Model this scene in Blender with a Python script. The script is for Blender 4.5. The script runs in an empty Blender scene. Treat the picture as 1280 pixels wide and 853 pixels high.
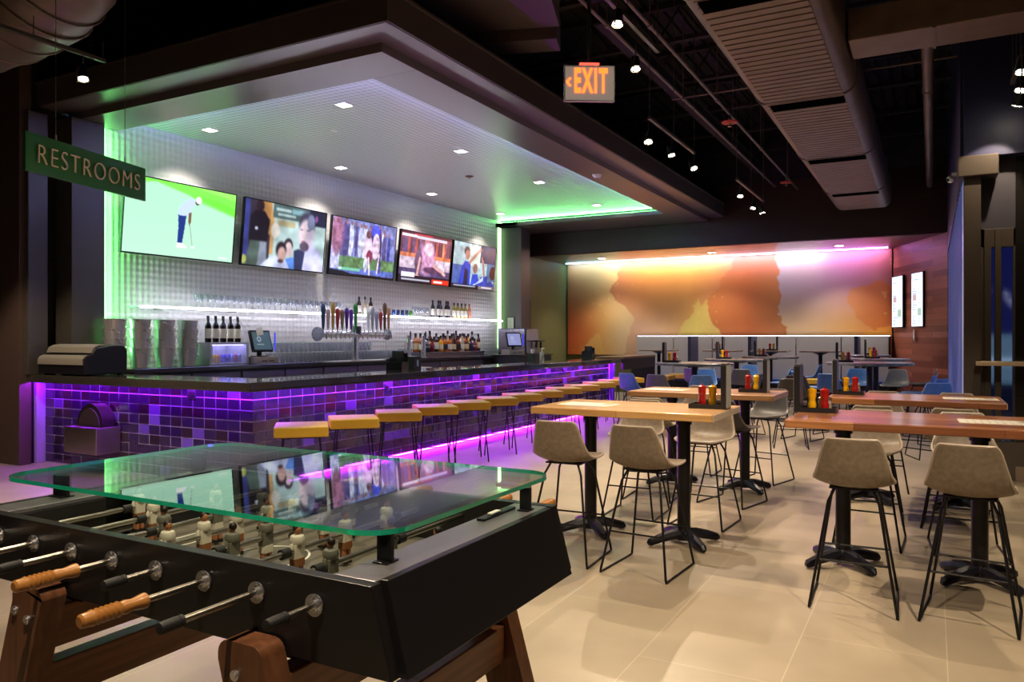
import bpy, math, random
import numpy as np
from mathutils import Matrix, Vector, Euler
random.seed(7); RS = np.random.RandomState(11)
PI = math.pi
sc = bpy.context.scene
COL = sc.collection

# ------------------------------------------------------------------ materials
def lin(c):
    if isinstance(c, str):
        c = tuple(int(c[i:i+2], 16)/255 for i in (0, 2, 4))
    return tuple((x/12.92 if x <= .04045 else ((x+.055)/1.055)**2.4) for x in c)
MATS = {}
def mat(name, color='808080', rough=.5, metal=0., emit=None, es=0., trans=0., ior=1.45, coat=0., spec=.5,
        bump=None, noise=None, alpha=None):
    if name in MATS: return MATS[name]
    m = bpy.data.materials.new(name); m.use_nodes = True
    nt = m.node_tree; b = nt.nodes['Principled BSDF']
    c = lin(color)
    b.inputs['Base Color'].default_value = (*c, 1)
    b.inputs['Roughness'].default_value = rough
    b.inputs['Metallic'].default_value = metal
    b.inputs['IOR'].default_value = ior
    b.inputs['Specular IOR Level'].default_value = spec
    b.inputs['Transmission Weight'].default_value = trans
    b.inputs['Coat Weight'].default_value = coat
    if emit is not None:
        b.inputs['Emission Color'].default_value = (*lin(emit), 1)
        b.inputs['Emission Strength'].default_value = es
    tc = nt.nodes.new('ShaderNodeTexCoord')
    if noise:   # (scale, amount, second colour)
        n = nt.nodes.new('ShaderNodeTexNoise'); n.inputs['Scale'].default_value = noise[0]
        n.inputs['Detail'].default_value = 4
        nt.links.new(tc.outputs['Object'], n.inputs['Vector'])
        r = nt.nodes.new('ShaderNodeValToRGB')
        r.color_ramp.elements[0].position = .5-noise[1]; r.color_ramp.elements[1].position = .5+noise[1]
        r.color_ramp.elements[0].color = (*c, 1); r.color_ramp.elements[1].color = (*lin(noise[2]), 1)
        nt.links.new(n.outputs['Fac'], r.inputs['Fac']); nt.links.new(r.outputs['Color'], b.inputs['Base Color'])
    if bump:    # (scale, strength, distance)
        n = nt.nodes.new('ShaderNodeTexNoise'); n.inputs['Scale'].default_value = bump[0]
        nt.links.new(tc.outputs['Object'], n.inputs['Vector'])
        bp = nt.nodes.new('ShaderNodeBump'); bp.inputs['Strength'].default_value = bump[1]; bp.inputs['Distance'].default_value = bump[2]
        nt.links.new(n.outputs['Fac'], bp.inputs['Height']); nt.links.new(bp.outputs['Normal'], b.inputs['Normal'])
    MATS[name] = m
    return m
def N(nt, t, **kw):
    n = nt.nodes.new(t)
    for k, v in kw.items():
        if hasattr(n, k): setattr(n, k, v)
        else: n.inputs[k.replace('_', ' ')].default_value = v
    return n
def emis(name, color, s):
    if name in MATS: return MATS[name]
    m = bpy.data.materials.new(name); m.use_nodes = True; nt = m.node_tree
    nt.nodes.clear(); e = nt.nodes.new('ShaderNodeEmission'); o = nt.nodes.new('ShaderNodeOutputMaterial')
    e.inputs['Color'].default_value = (*lin(color), 1); e.inputs['Strength'].default_value = s
    nt.links.new(e.outputs[0], o.inputs['Surface']); MATS[name] = m
    return m
def attr_mat(name, strength=None, rough=.5):
    """colours come from the mesh's own 'Col' attribute: a screen (emits) or a printed / painted picture (does not)"""
    m = bpy.data.materials.new(name); m.use_nodes = True; nt = m.node_tree
    b = nt.nodes['Principled BSDF']; a = nt.nodes.new('ShaderNodeAttribute'); a.attribute_name = 'Col'
    if strength is None:
        nt.links.new(a.outputs['Color'], b.inputs['Base Color']); b.inputs['Roughness'].default_value = rough
    else:
        b.inputs['Base Color'].default_value = (.01, .01, .01, 1); b.inputs['Roughness'].default_value = .2
        nt.links.new(a.outputs['Color'], b.inputs['Emission Color']); b.inputs['Emission Strength'].default_value = strength
    MATS[name] = m
    return m
def planks(name, c1, c2, axis=0, width=.075, length=.9, rough=.35, coat=.2, grain=.35, gap=.0015):
    """wooden boards running along x (axis 0), y (1) or z (2)"""
    m = bpy.data.materials.new(name); m.use_nodes = True; nt = m.node_tree; b = nt.nodes['Principled BSDF']
    tc = N(nt, 'ShaderNodeTexCoord'); mp = N(nt, 'ShaderNodeMapping')
    if axis == 1: mp.inputs['Rotation'].default_value = (0, 0, PI/2)
    if axis == 2: mp.inputs['Rotation'].default_value = (0, PI/2, 0)
    if axis == 3: mp.inputs['Rotation'].default_value = (PI/2, 0, 0)
    nt.links.new(tc.outputs['Object'], mp.inputs['Vector'])
    br = N(nt, 'ShaderNodeTexBrick'); br.offset = .37
    br.inputs['Scale'].default_value = 1; br.inputs['Mortar Size'].default_value = gap
    br.inputs['Brick Width'].default_value = length; br.inputs['Row Height'].default_value = width
    br.inputs['Color1'].default_value = (*lin(c1), 1); br.inputs['Color2'].default_value = (*lin(c2), 1)
    br.inputs['Mortar'].default_value = (*[x*.3 for x in lin(c2)], 1)
    nt.links.new(mp.outputs[0], br.inputs['Vector'])
    sm = N(nt, 'ShaderNodeMapping'); sm.inputs['Scale'].default_value = (3, 55, 55)
    nt.links.new(mp.outputs[0], sm.inputs['Vector'])
    ns = N(nt, 'ShaderNodeTexNoise'); ns.inputs['Scale'].default_value = 1; ns.inputs['Detail'].default_value = 5
    nt.links.new(sm.outputs[0], ns.inputs['Vector'])
    r = N(nt, 'ShaderNodeValToRGB'); r.color_ramp.elements[0].position = .3; r.color_ramp.elements[1].position = .75
    g = 1-grain; r.color_ramp.elements[0].color = (g, g*.93, g*.86, 1); r.color_ramp.elements[1].color = (1.15, 1.12, 1.08, 1)
    nt.links.new(ns.outputs['Fac'], r.inputs['Fac'])
    mx = N(nt, 'ShaderNodeMixRGB'); mx.blend_type = 'MULTIPLY'; mx.inputs[0].default_value = 1
    nt.links.new(br.outputs['Color'], mx.inputs[1]); nt.links.new(r.outputs['Color'], mx.inputs[2])
    nt.links.new(mx.outputs[0], b.inputs['Base Color'])
    b.inputs['Roughness'].default_value = rough; b.inputs['Coat Weight'].default_value = coat; b.inputs['Coat Roughness'].default_value = .15
    MATS[name] = m
    return m

def thin_glass(name, tint='ffffff', f0=.05, rough=0., milky=0.):
    """a pane too thin to bend light: mostly see-through, mirror-like at shallow angles"""
    m = bpy.data.materials.new(name); m.use_nodes = True; nt = m.node_tree; nt.nodes.clear()
    lw = N(nt, 'ShaderNodeLayerWeight'); lw.inputs['Blend'].default_value = .5
    p = N(nt, 'ShaderNodeMath'); p.operation = 'POWER'; p.inputs[1].default_value = 5; nt.links.new(lw.outputs['Facing'], p.inputs[0])
    q = N(nt, 'ShaderNodeMath'); q.operation = 'MULTIPLY_ADD'; q.inputs[1].default_value = 1-f0; q.inputs[2].default_value = f0; nt.links.new(p.outputs[0], q.inputs[0])
    t = N(nt, 'ShaderNodeBsdfTransparent'); t.inputs['Color'].default_value = (*lin(tint), 1)
    g = N(nt, 'ShaderNodeBsdfGlossy'); g.inputs['Roughness'].default_value = rough
    o = N(nt, 'ShaderNodeOutputMaterial'); mx = N(nt, 'ShaderNodeMixShader')
    nt.links.new(q.outputs[0], mx.inputs[0]); nt.links.new(g.outputs[0], mx.inputs[2])
    if milky:
        d = N(nt, 'ShaderNodeBsdfDiffuse'); d.inputs['Color'].default_value = (.85, .87, .92, 1); m2 = N(nt, 'ShaderNodeMixShader'); m2.inputs[0].default_value = milky
        nt.links.new(t.outputs[0], m2.inputs[1]); nt.links.new(d.outputs[0], m2.inputs[2]); nt.links.new(m2.outputs[0], mx.inputs[1])
    else: nt.links.new(t.outputs[0], mx.inputs[1])
    nt.links.new(mx.outputs[0], o.inputs['Surface']); MATS[name] = m
    return m

# ------------------------------------------------------------------ mesh builder
class MB:
    def __init__(s): s.v = []; s.f = []; s.mi = []; s.cur = 0; s.M = None
    def mat(s, i): s.cur = i; return s
    def xf(s, M): s.M = M; return s
    def add(s, vs, fs):
        o = len(s.v)
        if s.M is not None: vs = [tuple(s.M @ Vector(v)) for v in vs]
        s.v += [tuple(v) for v in vs]
        for f in fs: s.f.append([o+i for i in f]); s.mi.append(s.cur)
        return s
    def box(s, x0, x1, y0, y1, z0, z1):
        return s.add([(x0,y0,z0),(x1,y0,z0),(x1,y1,z0),(x0,y1,z0),(x0,y0,z1),(x1,y0,z1),(x1,y1,z1),(x0,y1,z1)],
                     [(0,3,2,1),(4,5,6,7),(0,1,5,4),(1,2,6,5),(2,3,7,6),(3,0,4,7)])
    def hexa(s, lo, hi):   # two quads of 4 points
        return s.add(list(lo)+list(hi), [(0,3,2,1),(4,5,6,7),(0,1,5,4),(1,2,6,5),(2,3,7,6),(3,0,4,7)])
    def bar(s, p0, p1, w, h, up=(0,0,1)):
        p0 = Vector(p0); p1 = Vector(p1); d = (p1-p0).normalized(); u = Vector(up)
        a = d.cross(u).normalized(); u = a.cross(d).normalized()
        q = [a*w/2+u*h/2, -a*w/2+u*h/2, -a*w/2-u*h/2, a*w/2-u*h/2]
        return s.hexa([p0+k for k in q], [p1+k for k in q])
    def cyl(s, p0, p1, r0, r1=None, n=12, caps=True):
        r1 = r0 if r1 is None else r1
        p0 = Vector(p0); p1 = Vector(p1); d = (p1-p0).normalized()
        u = Vector((0,0,1)) if abs(d.z) < .9 else Vector((1,0,0))
        a = d.cross(u).normalized(); b = d.cross(a).normalized()
        vs = []
        for p, r in ((p0, r0), (p1, r1)):
            for i in range(n):
                t = 2*PI*i/n; vs.append(p + a*math.cos(t)*r + b*math.sin(t)*r)
        fs = [(i, (i+1) % n, n+(i+1) % n, n+i) for i in range(n)]
        if caps: fs += [tuple(range(n-1, -1, -1)), tuple(range(n, 2*n))]
        return s.add(vs, fs)
    def tube(s, pts, r, n=8, closed=False, caps=True):
        P = [Vector(p) for p in pts]; m = len(P); rings = []; pa = None
        rs = r if isinstance(r, (list, tuple)) else [r]*m
        for i, p in enumerate(P):
            if closed: d = (P[(i+1) % m]-P[i-1])
            else: d = (P[min(i+1, m-1)]-P[max(i-1, 0)])
            d.normalize()
            if pa is None:
                u = Vector((0,0,1)) if abs(d.z) < .9 else Vector((1,0,0)); a = d.cross(u).normalized()
            else: a = (pa - d*pa.dot(d)).normalized()
            b = d.cross(a).normalized(); pa = a
            rings += [p + a*math.cos(2*PI*k/n)*rs[i] + b*math.sin(2*PI*k/n)*rs[i] for k in range(n)]
        fs = []
        for i in range(m if closed else m-1):
            j = (i+1) % m
            for k in range(n): fs.append((i*n+k, i*n+(k+1) % n, j*n+(k+1) % n, j*n+k))
        if caps and not closed: fs += [tuple(range(n-1, -1, -1)), tuple((m-1)*n+k for k in range(n))]
        return s.add(rings, fs)
    def lathe(s, prof, c=(0,0,0), n=16, M=None):
        vs = []; fs = []; m = len(prof)
        for r, z in prof:
            for k in range(n):
                t = 2*PI*k/n; vs.append((r*math.cos(t), r*math.sin(t), z))
        for i in range(m-1):
            for k in range(n): fs.append((i*n+k, i*n+(k+1) % n, (i+1)*n+(k+1) % n, (i+1)*n+k))
        fs += [tuple(range(n-1, -1, -1)), tuple((m-1)*n+k for k in range(n))]
        if M is None: M = Matrix.Translation(c)
        return s.add([tuple(M @ Vector(v)) for v in vs], fs)
    def prism(s, poly, z0, z1, M=None):
        n = len(poly)
        vs = [(x, y, z0) for x, y in poly]+[(x, y, z1) for x, y in poly]
        fs = [tuple(range(n-1, -1, -1)), tuple(range(n, 2*n))]+[(i, (i+1) % n, n+(i+1) % n, n+i) for i in range(n)]
        if M is not None: vs = [tuple(M @ Vector(v)) for v in vs]
        return s.add(vs, fs)
    def sphere(s, c, r, n=12, m=8, sc=(1,1,1)):
        vs = []; fs = []
        for i in range(m+1):
            ph = PI*i/m
            for k in range(n):
                t = 2*PI*k/n
                vs.append((c[0]+sc[0]*r*math.sin(ph)*math.cos(t), c[1]+sc[1]*r*math.sin(ph)*math.sin(t), c[2]-sc[2]*r*math.cos(ph)))
        for i in range(m):
            for k in range(n): fs.append((i*n+k, i*n+(k+1) % n, (i+1)*n+(k+1) % n, (i+1)*n+k))
        return s.add(vs, fs)
    def build(s, name, mats, parent=None, smooth=True, bevel=0., seg=2, loc=None, rz=None, angle=35):
        me = bpy.data.meshes.new(name); me.from_pydata(s.v, [], s.f); me.validate()
        if not isinstance(mats, (list, tuple)): mats = [mats]
        for m in mats: me.materials.append(m)
        if len(mats) > 1 and len(me.polygons) == len(s.mi): me.polygons.foreach_set('material_index', s.mi)
        if smooth:
            me.polygons.foreach_set('use_smooth', [True]*len(me.polygons)); me.set_sharp_from_angle(angle=math.radians(angle))
        me.update()
        o = bpy.data.objects.new(name, me); COL.objects.link(o)
        if parent: o.parent = parent
        if loc is not None: o.location = loc
        if rz is not None: o.rotation_euler = (0, 0, rz)
        if bevel:
            b = o.modifiers.new('Bevel', 'BEVEL'); b.width = bevel; b.segments = seg; b.limit_method = 'ANGLE'; b.angle_limit = math.radians(40)
            b.harden_normals = False
        return o
def tag(o, label, cat, group=None, kind=None):
    o['label'] = label; o['category'] = cat
    if group: o['group'] = group
    if kind: o['kind'] = kind
    return o
def thing(name, label, cat, loc=(0,0,0), rz=0, group=None):
    o = bpy.data.objects.new(name, None); COL.objects.link(o); o.empty_display_size = .1
    o.location = loc; o.rotation_euler = (0, 0, rz)
    return tag(o, label, cat, group)
def struct(o, label=None, cat=None):
    o['kind'] = 'structure'
    o['label'] = label or o.name; o['category'] = cat or o.name.split('_')[0].split('.')[0]
    return o
KIDS = {}
def kids(o):
    return [c for c in bpy.data.objects if c.parent == o]
def dup(root, loc, rz=None, label=None, group=None, cache={}):
    if root.name not in cache:
        cache[root.name] = [(c, [(g, []) for g in kids(c)]) for c in kids(root)]
    r = root.copy(); COL.objects.link(r); r.location = loc
    if rz is not None: r.rotation_euler = (0, 0, rz)
    if label: r['label'] = label
    if group: r['group'] = group
    for c, gs in cache[root.name]:
        d = c.copy(); COL.objects.link(d); d.parent = r
        for g, _ in gs:
            e = g.copy(); COL.objects.link(e); e.parent = d
    return r
ORD = ['first','second','third','fourth','fifth','sixth','seventh','eighth','ninth','tenth','eleventh','twelfth','thirteenth',
       'fourteenth','fifteenth','sixteenth','seventeenth','eighteenth','nineteenth','twentieth']
def text_mesh(name, body, size, m, parent, M, depth=.004, offset=0., sx=1., spacing=1., align='CENTER'):
    cu = bpy.data.curves.new(name+'_c', 'FONT'); cu.body = body; cu.size = size; cu.extrude = depth; cu.offset = offset
    cu.align_x = align; cu.align_y = 'CENTER'; cu.space_character = spacing; cu.resolution_u = 4
    t = bpy.data.objects.new(name+'_t', cu); COL.objects.link(t)
    bpy.context.view_layer.update()
    me = bpy.data.meshes.new_from_object(t.evaluated_get(bpy.context.evaluated_depsgraph_get()))
    bpy.data.objects.remove(t); bpy.data.curves.remove(cu)
    me.transform(Matrix.Diagonal((sx, 1, 1, 1))); me.transform(M); me.name = name
    me.materials.clear(); me.materials.append(m)
    o = bpy.data.objects.new(name, me); COL.objects.link(o)
    if parent: o.parent = parent
    return o
def frame_M(o, right, up):
    """matrix whose x is right, y is up, z is the outward normal"""
    r = Vector(right).normalized(); u = Vector(up).normalized(); n = r.cross(u)
    return Matrix(((r.x, u.x, n.x, o[0]), (r.y, u.y, n.y, o[1]), (r.z, u.z, n.z, o[2]), (0, 0, 0, 1)))

# ------------------------------------------------------------------ pictures drawn with numpy
class Cv:
    def __init__(s, w, h, c=(0,0,0)):
        s.w, s.h = w, h; s.a = np.zeros((h, w, 3)); s.a[:] = c
        s.x, s.y = np.meshgrid((np.arange(w)+.5)/w, (np.arange(h)+.5)/h)
    def put(s, m, c, k=1.):
        m = (m*k)[..., None]; s.a = s.a*(1-m)+np.array(c)*m
        return s
    def rect(s, x0, y0, x1, y1, c, k=1.): return s.put(((s.x > x0) & (s.x < x1) & (s.y > y0) & (s.y < y1)).astype(float), c, k)
    def ell(s, cx, cy, rx, ry, c, soft=.12, k=1.):
        d = np.sqrt(((s.x-cx)/rx)**2+((s.y-cy)/ry)**2); return s.put(np.clip((1+soft/2-d)/soft, 0, 1), c, k)
    def poly(s, pts, c, k=1.):
        m = np.zeros_like(s.x, dtype=bool); n = len(pts)
        for i in range(n):
            (x0, y0), (x1, y1) = pts[i], pts[(i+1) % n]
            if y0 == y1: continue
            cond = ((s.y > min(y0, y1)) & (s.y <= max(y0, y1))) & (s.x < (s.y-y0)*(x1-x0)/(y1-y0)+x0)
            m ^= cond
        return s.put(m.astype(float), c, k)
    def line(s, x0, y0, x1, y1, wd, c, k=1.):
        ax, ay = x1-x0, (y1-y0)*s.h/s.w; px, py = s.x-x0, (s.y-y0)*s.h/s.w
        t = np.clip((px*ax+py*ay)/(ax*ax+ay*ay+1e-9), 0, 1); d = np.sqrt((px-t*ax)**2+(py-t*ay)**2)
        return s.put((d < wd).astype(float), c, k)
    def blur(s, n=1):
        for _ in range(n):
            p = np.pad(s.a, ((1,1),(1,1),(0,0)), mode='edge')
            s.a = (p[:-2,1:-1]+p[2:,1:-1]+p[1:-1,:-2]+p[1:-1,2:]+2*p[1:-1,1:-1])/6
        return s
def vnoise(w, h, cells, seed, octs=4):
    r = np.random.RandomState(seed); out = np.zeros((h, w)); amp = 1.; tot = 0
    for o in range(octs):
        cx = max(2, int(cells*2**o)); cy = max(2, int(cells*2**o*h/w)+1)
        g = r.rand(cy+2, cx+2)
        xs = np.linspace(0, cx, w); ys = np.linspace(0, cy, h)
        xi = xs.astype(int); yi = ys.astype(int); fx = xs-xi; fy = (ys-yi)[:, None]
        fx = fx*fx*(3-2*fx); fy = fy*fy*(3-2*fy)
        a = g[yi][:, xi]*(1-fx)+g[yi][:, xi+1]*fx; b = g[yi+1][:, xi]*(1-fx)+g[yi+1][:, xi+1]*fx
        out += amp*(a*(1-fy)+b*fy); tot += amp; amp *= .5
    return out/tot
def picture(name, cv, m, M, W, H, parent=None):
    """a flat picture W x H metres: x right, y up from its lower left corner, placed by M; every pixel of cv is one mesh corner"""
    w, h = cv.w, cv.h
    xs, ys = np.meshgrid(np.linspace(0, W, w), np.linspace(H, 0, h))
    me = bpy.data.meshes.new(name)
    co = np.stack([xs.ravel(), ys.ravel(), np.zeros(w*h)], 1)
    R = np.array(M.to_3x3()); co = co @ R.T + np.array(M.translation)
    i = np.arange((h-1)*w).reshape(h-1, w)[:, :-1].ravel()
    fc = np.stack([i, i+w, i+w+1, i+1], 1)
    me.vertices.add(w*h); me.vertices.foreach_set('co', co.ravel())
    me.loops.add(len(fc)*4); me.loops.foreach_set('vertex_index', fc.ravel())
    me.polygons.add(len(fc)); me.polygons.foreach_set('loop_start', np.arange(0, len(fc)*4, 4))
    me.update(calc_edges=True)
    ca = me.color_attributes.new('Col', 'FLOAT_COLOR', 'POINT')
    a = np.clip(cv.a, 0, 1); a = np.where(a <= .04045, a/12.92, ((a+.055)/1.055)**2.4)
    ca.data.foreach_set('color', np.concatenate([a.reshape(-1, 3), np.ones((w*h, 1))], 1).ravel())
    me.materials.append(m)
    o = bpy.data.objects.new(name, me); COL.objects.link(o)
    if parent: o.parent = parent
    return o
def spot(name, loc, target, watt, size=70, blend=.5, color='ffe2b8', rad=.03):
    l = bpy.data.lights.new(name, 'SPOT'); l.energy = watt; l.spot_size = math.radians(size); l.spot_blend = blend
    l.color = lin(color); l.shadow_soft_size = rad
    o = bpy.data.objects.new(name, l); COL.objects.link(o); o.location = loc
    o.rotation_euler = (Vector(target)-Vector(loc)).to_track_quat('-Z', 'Y').to_euler()
    return o
def area(name, loc, rot, sx, sy, watt, color, spread=180):
    l = bpy.data.lights.new(name, 'AREA'); l.shape = 'RECTANGLE'; l.size = sx; l.size_y = sy; l.energy = watt; l.color = lin(color)
    l.spread = math.radians(spread)
    o = bpy.data.objects.new(name, l); COL.objects.link(o); o.location = loc; o.rotation_euler = rot
    return o
EXPOSURE = 0.5
# ------------------------------------------------------------------ common materials
M_BLACK = mat('black_paint', '17161a', .35, bump=(900, .1, .0005))
M_BLACKMET = mat('black_metal', '121114', .38, .4)
M_CHROME = mat('chrome', 'e6e6ea', .2, .9)
M_STEEL = mat('brushed_steel', 'b9b4aa', .28, 1.)
M_DARKSTEEL = mat('dark_steel', '5a5a60', .3, 1.)
M_RUBBER = mat('black_rubber', '1a1a1c', .55)
M_WHITE = mat('white_plastic', 'e8e6e0', .4)
M_PAPER = mat('paper', 'bdb9af', .7)
M_CEIL = mat('black_ceiling', '2a201e', .8, noise=(3, .2, '1c1514'))
M_DUCT = mat('dark_brown_duct', '85726a', .42, .3, noise=(4, .3, '6e5d56'))
M_SOFFIT = mat('soffit_laminate', '7c7072', .3, .5)
M_FASCIA = mat('soffit_fascia', '4c4240', .5)
M_DARKWALL = mat('dark_wall', '241d1c', .6)
M_GREYPANEL = mat('grey_metal_panel', '5d5852', .33, .5)
M_OLIVE = mat('olive_wall_paint', '6a693c', .6)
M_NAVY = mat('navy_wall_paint', '1f2044', .5)
M_TAN = mat('tan_metal', '3c332a', .5, .1)
M_STONE = mat('black_counter_stone', '2a2825', .12, noise=(160, .2, '45413a'), coat=.6)
M_STEELTOP = mat('steel_worktop', '8b8890', .25, .9)
M_GLASS = thin_glass('clear_glass', 'f0f2f6', .10, .03, .12)
M_LETTER = mat('cream_letter', 'f4ead0', .4)

def floor_material():
    m = bpy.data.materials.new('porcelain_floor_tile'); m.use_nodes = True; nt = m.node_tree; b = nt.nodes['Principled BSDF']
    tc = N(nt, 'ShaderNodeTexCoord'); mp = N(nt, 'ShaderNodeMapping')
    mp.inputs['Rotation'].default_value = (0, 0, PI/2); mp.inputs['Location'].default_value = (.3, -.062, 0)
    nt.links.new(tc.outputs['Object'], mp.inputs['Vector'])
    br = N(nt, 'ShaderNodeTexBrick'); br.offset = .5; br.inputs['Scale'].default_value = 1
    br.inputs['Brick Width'].default_value = 1.32; br.inputs['Row Height'].default_value = .661; br.inputs['Mortar Size'].default_value = .0022
    br.inputs['Mortar Smooth'].default_value = .1
    br.inputs['Color1'].default_value = (*lin('998c79'), 1); br.inputs['Color2'].default_value = (*lin('918572'), 1)
    br.inputs['Mortar'].default_value = (*lin('aea28c'), 1)
    nt.links.new(mp.outputs[0], br.inputs['Vector'])
    n = N(nt, 'ShaderNodeTexNoise'); n.inputs['Scale'].default_value = 2.2; n.inputs['Detail'].default_value = 8
    nt.links.new(tc.outputs['Object'], n.inputs['Vector'])
    r = N(nt, 'ShaderNodeValToRGB'); r.color_ramp.elements[0].position = .35; r.color_ramp.elements[1].position = .7
    r.color_ramp.elements[0].color = (.88, .87, .86, 1); r.color_ramp.elements[1].color = (1.05, 1.05, 1.05, 1)
    nt.links.new(n.outputs['Fac'], r.inputs['Fac'])
    mx = N(nt, 'ShaderNodeMixRGB'); mx.blend_type = 'MULTIPLY'; mx.inputs[0].default_value = 1
    nt.links.new(br.outputs['Color'], mx.inputs[1]); nt.links.new(r.outputs['Color'], mx.inputs[2])
    nt.links.new(mx.outputs[0], b.inputs['Base Color']); b.inputs['Roughness'].default_value = .36
    return m
def dimple_material(name, col, axes, scale=.088, strength=.42):
    """glossy white wall covering pressed in a diamond pattern of small domes"""
    m = bpy.data.materials.new(name); m.use_nodes = True; nt = m.node_tree; b = nt.nodes['Principled BSDF']
    tc = N(nt, 'ShaderNodeTexCoord'); sp = N(nt, 'ShaderNodeSeparateXYZ'); nt.links.new(tc.outputs['Object'], sp.inputs[0])
    def mth(op, a, b_=None):
        n = N(nt, 'ShaderNodeMath'); n.operation = op
        for i, q in enumerate((a, b_)):
            if q is None: continue
            if isinstance(q, (int, float)): n.inputs[i].default_value = q
            else: nt.links.new(q, n.inputs[i])
        return n.outputs[0]
    k = PI/scale
    s1 = mth('SINE', mth('MULTIPLY', mth('ADD', sp.outputs[axes[0]], sp.outputs[axes[1]]), k))
    s2 = mth('SINE', mth('MULTIPLY', mth('SUBTRACT', sp.outputs[axes[0]], sp.outputs[axes[1]]), k))
    h = mth('MULTIPLY', s1, s2)
    bp = N(nt, 'ShaderNodeBump'); bp.inputs['Strength'].default_value = strength; bp.inputs['Distance'].default_value = .012
    nt.links.new(h, bp.inputs['Height']); nt.links.new(bp.outputs[0], b.inputs['Normal'])
    b.inputs['Base Color'].default_value = (*lin(col), 1); b.inputs['Roughness'].default_value = .22
    return m
M_FLOOR = floor_material()
M_DIMPLE_W = dimple_material('dimpled_wall_panel', 'd2cfca', ('Y', 'Z'))
M_DIMPLE_C = dimple_material('dimpled_ceiling_panel', 'dcdce2', ('X', 'Y'), strength=.3)
M_WALNUT = planks('dark_walnut_boards', '86503f', '603628', axis=0, width=.16, length=2.2, rough=.4)
M_REDWOOD = planks('red_wood_boards', 'cc7e5e', '8e4c36', axis=3, width=.13, length=1.1, rough=.5, coat=.05, grain=.5)

# ------------------------------------------------------------------ the room
def wall(name, x0, x1, y0, y1, z0, z1, m, **k):
    return struct(MB().box(x0, x1, y0, y1, z0, z1).build(name, m, smooth=False, **k))
wall('floor', -14, 6, -5, 21.2, -.1, 0, M_FLOOR)
# roof deck with its corrugation and joists
dk = MB()
x = -14.
while x < 6:
    dk.box(x, x+.11, -5, 21.2, 6.36, 6.6); dk.box(x+.11, x+.2, -5, 21.2, 6.42, 6.6); x += .2
struct(dk.build('ceiling', M_CEIL, smooth=False))
jb = MB()
for yj in np.arange(-3.6, 18.2, 1.8):
    jb.box(-14, 6, yj-.05, yj+.05, 5.78, 5.84); jb.box(-14, 6, yj-.05, yj+.05, 6.28, 6.34)
    xx = -14
    while xx < 5.8:
        jb.bar((xx, yj, 5.82), (xx+.35, yj, 6.3), .025, .025); jb.bar((xx+.35, yj, 6.3), (xx+.7, yj, 5.82), .025, .025); xx += .7
struct(jb.build('ceiling_joists', mat('joist_paint', '241a18', .7), smooth=False), 'black open web steel joists under the roof deck', 'ceiling')
wall('wall_south', -14, 6, -5.2, -5, 0, 6.6, mat('rear_wall', '4a423c', .6))
wall('wall_west', -14.2, -14, -5, 5.3, 0, 6.6, M_DARKWALL)
wall('wall_east', 6, 6.2, -5, 10, 0, 6.6, M_DARKWALL)
wall('wall_left', -14, -9.74, 5.36, 5.5, 0, 6.6, mat('brown_wall', '4d3d37', .5))
wall('wall_bar_side', -9.97, -9.82, 5.5, 6.3, 0, 6.6, M_DARKWALL)
wall('trim_1', -9.8, -9.66, 5.42, 5.66, 1.107, 4.33, M_GREYPANEL, bevel=.006)
wall('trim_2', -9.8, -9.45, 5.83, 6.27, 1.107, 4.33, M_GREYPANEL, bevel=.006)
wall('wall_bar', -9.75, -9.6, 6.3, 17.0, 0, 4.5, M_DIMPLE_W)
wall('wall_bar_upper', -9.75, -9.6, 6.3, 17.0, 4.54, 6.6, M_DARKWALL)
wall('wall_bar_end', -9.75, -9.02, 17.02, 17.5, 0, 6.6, mat('end_column_paint', '4b4646', .45))
wall('wall_olive', -9.75, -9.6, 17.5, 21, 0, 6.6, M_OLIVE)
wall('wall_back', -9.75, 6, 21, 21.2, 0, 6.6, M_OLIVE)
# slanted timber wall on the right of the mural
a, b_ = Vector((-.87, 21.05, 0)), Vector((.27, 18.35, 0)); off = Vector((.18, .08, 0))
struct(MB().hexa([a, b_, b_+off, a+off], [v+Vector((0,0,3.76)) for v in (a, b_, b_+off, a+off)]).build('wall_timber', M_REDWOOD, smooth=False))
# dropped timber ceiling before the mural and its dark front
struct(MB().box(-9.75, .5, 18.4, 18.55, 3.75, 5.15).build('ceiling_bulkhead', M_WALNUT, smooth=False), 'dark timber bulkhead above the mural alcove', 'ceiling')
struct(MB().box(-9.75, .5, 18.42, 21, 3.75, 3.85).build('ceiling_timber', planks('alcove_ceiling_boards', '5c3020', '40201a', axis=0, width=.14, length=2.4), smooth=False), 'reddish timber ceiling of the mural alcove', 'ceiling')
wall('wall_bulkhead_upper', -9.75, 6, 18.42, 18.55, 5.15, 6.6, M_CEIL)
# right side: partition panels with an added blue glow, window wall
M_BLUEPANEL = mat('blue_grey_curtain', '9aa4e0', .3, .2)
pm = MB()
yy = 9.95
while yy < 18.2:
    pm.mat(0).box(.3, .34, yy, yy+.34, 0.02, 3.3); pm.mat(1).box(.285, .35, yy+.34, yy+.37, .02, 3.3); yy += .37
struct(pm.build('window_2', [mat('dusk_frosted_window', '7a7e98', .35, emit='8c96c4', es=.38), M_BLUEPANEL], smooth=False), 'blue partition panels with added glow and narrow mullions beside the timber wall', 'window')
wall('wall_partition_head', .27, .45, 9.9, 18.4, 3.3, 6.6, M_NAVY)
wall('trim_3', .3, .46, 9.72, 9.9, 0, 3.3, M_TAN, bevel=.005)
wall('trim_4', .24, .62, 9.66, 9.92, 3.3, 3.52, M_TAN, bevel=.01)
wall('wall_right_upper', .46, .79, 9.95, 10.1, 2.75, 3.52, mat('grey_upper_wall', '302c36', .6))
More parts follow.
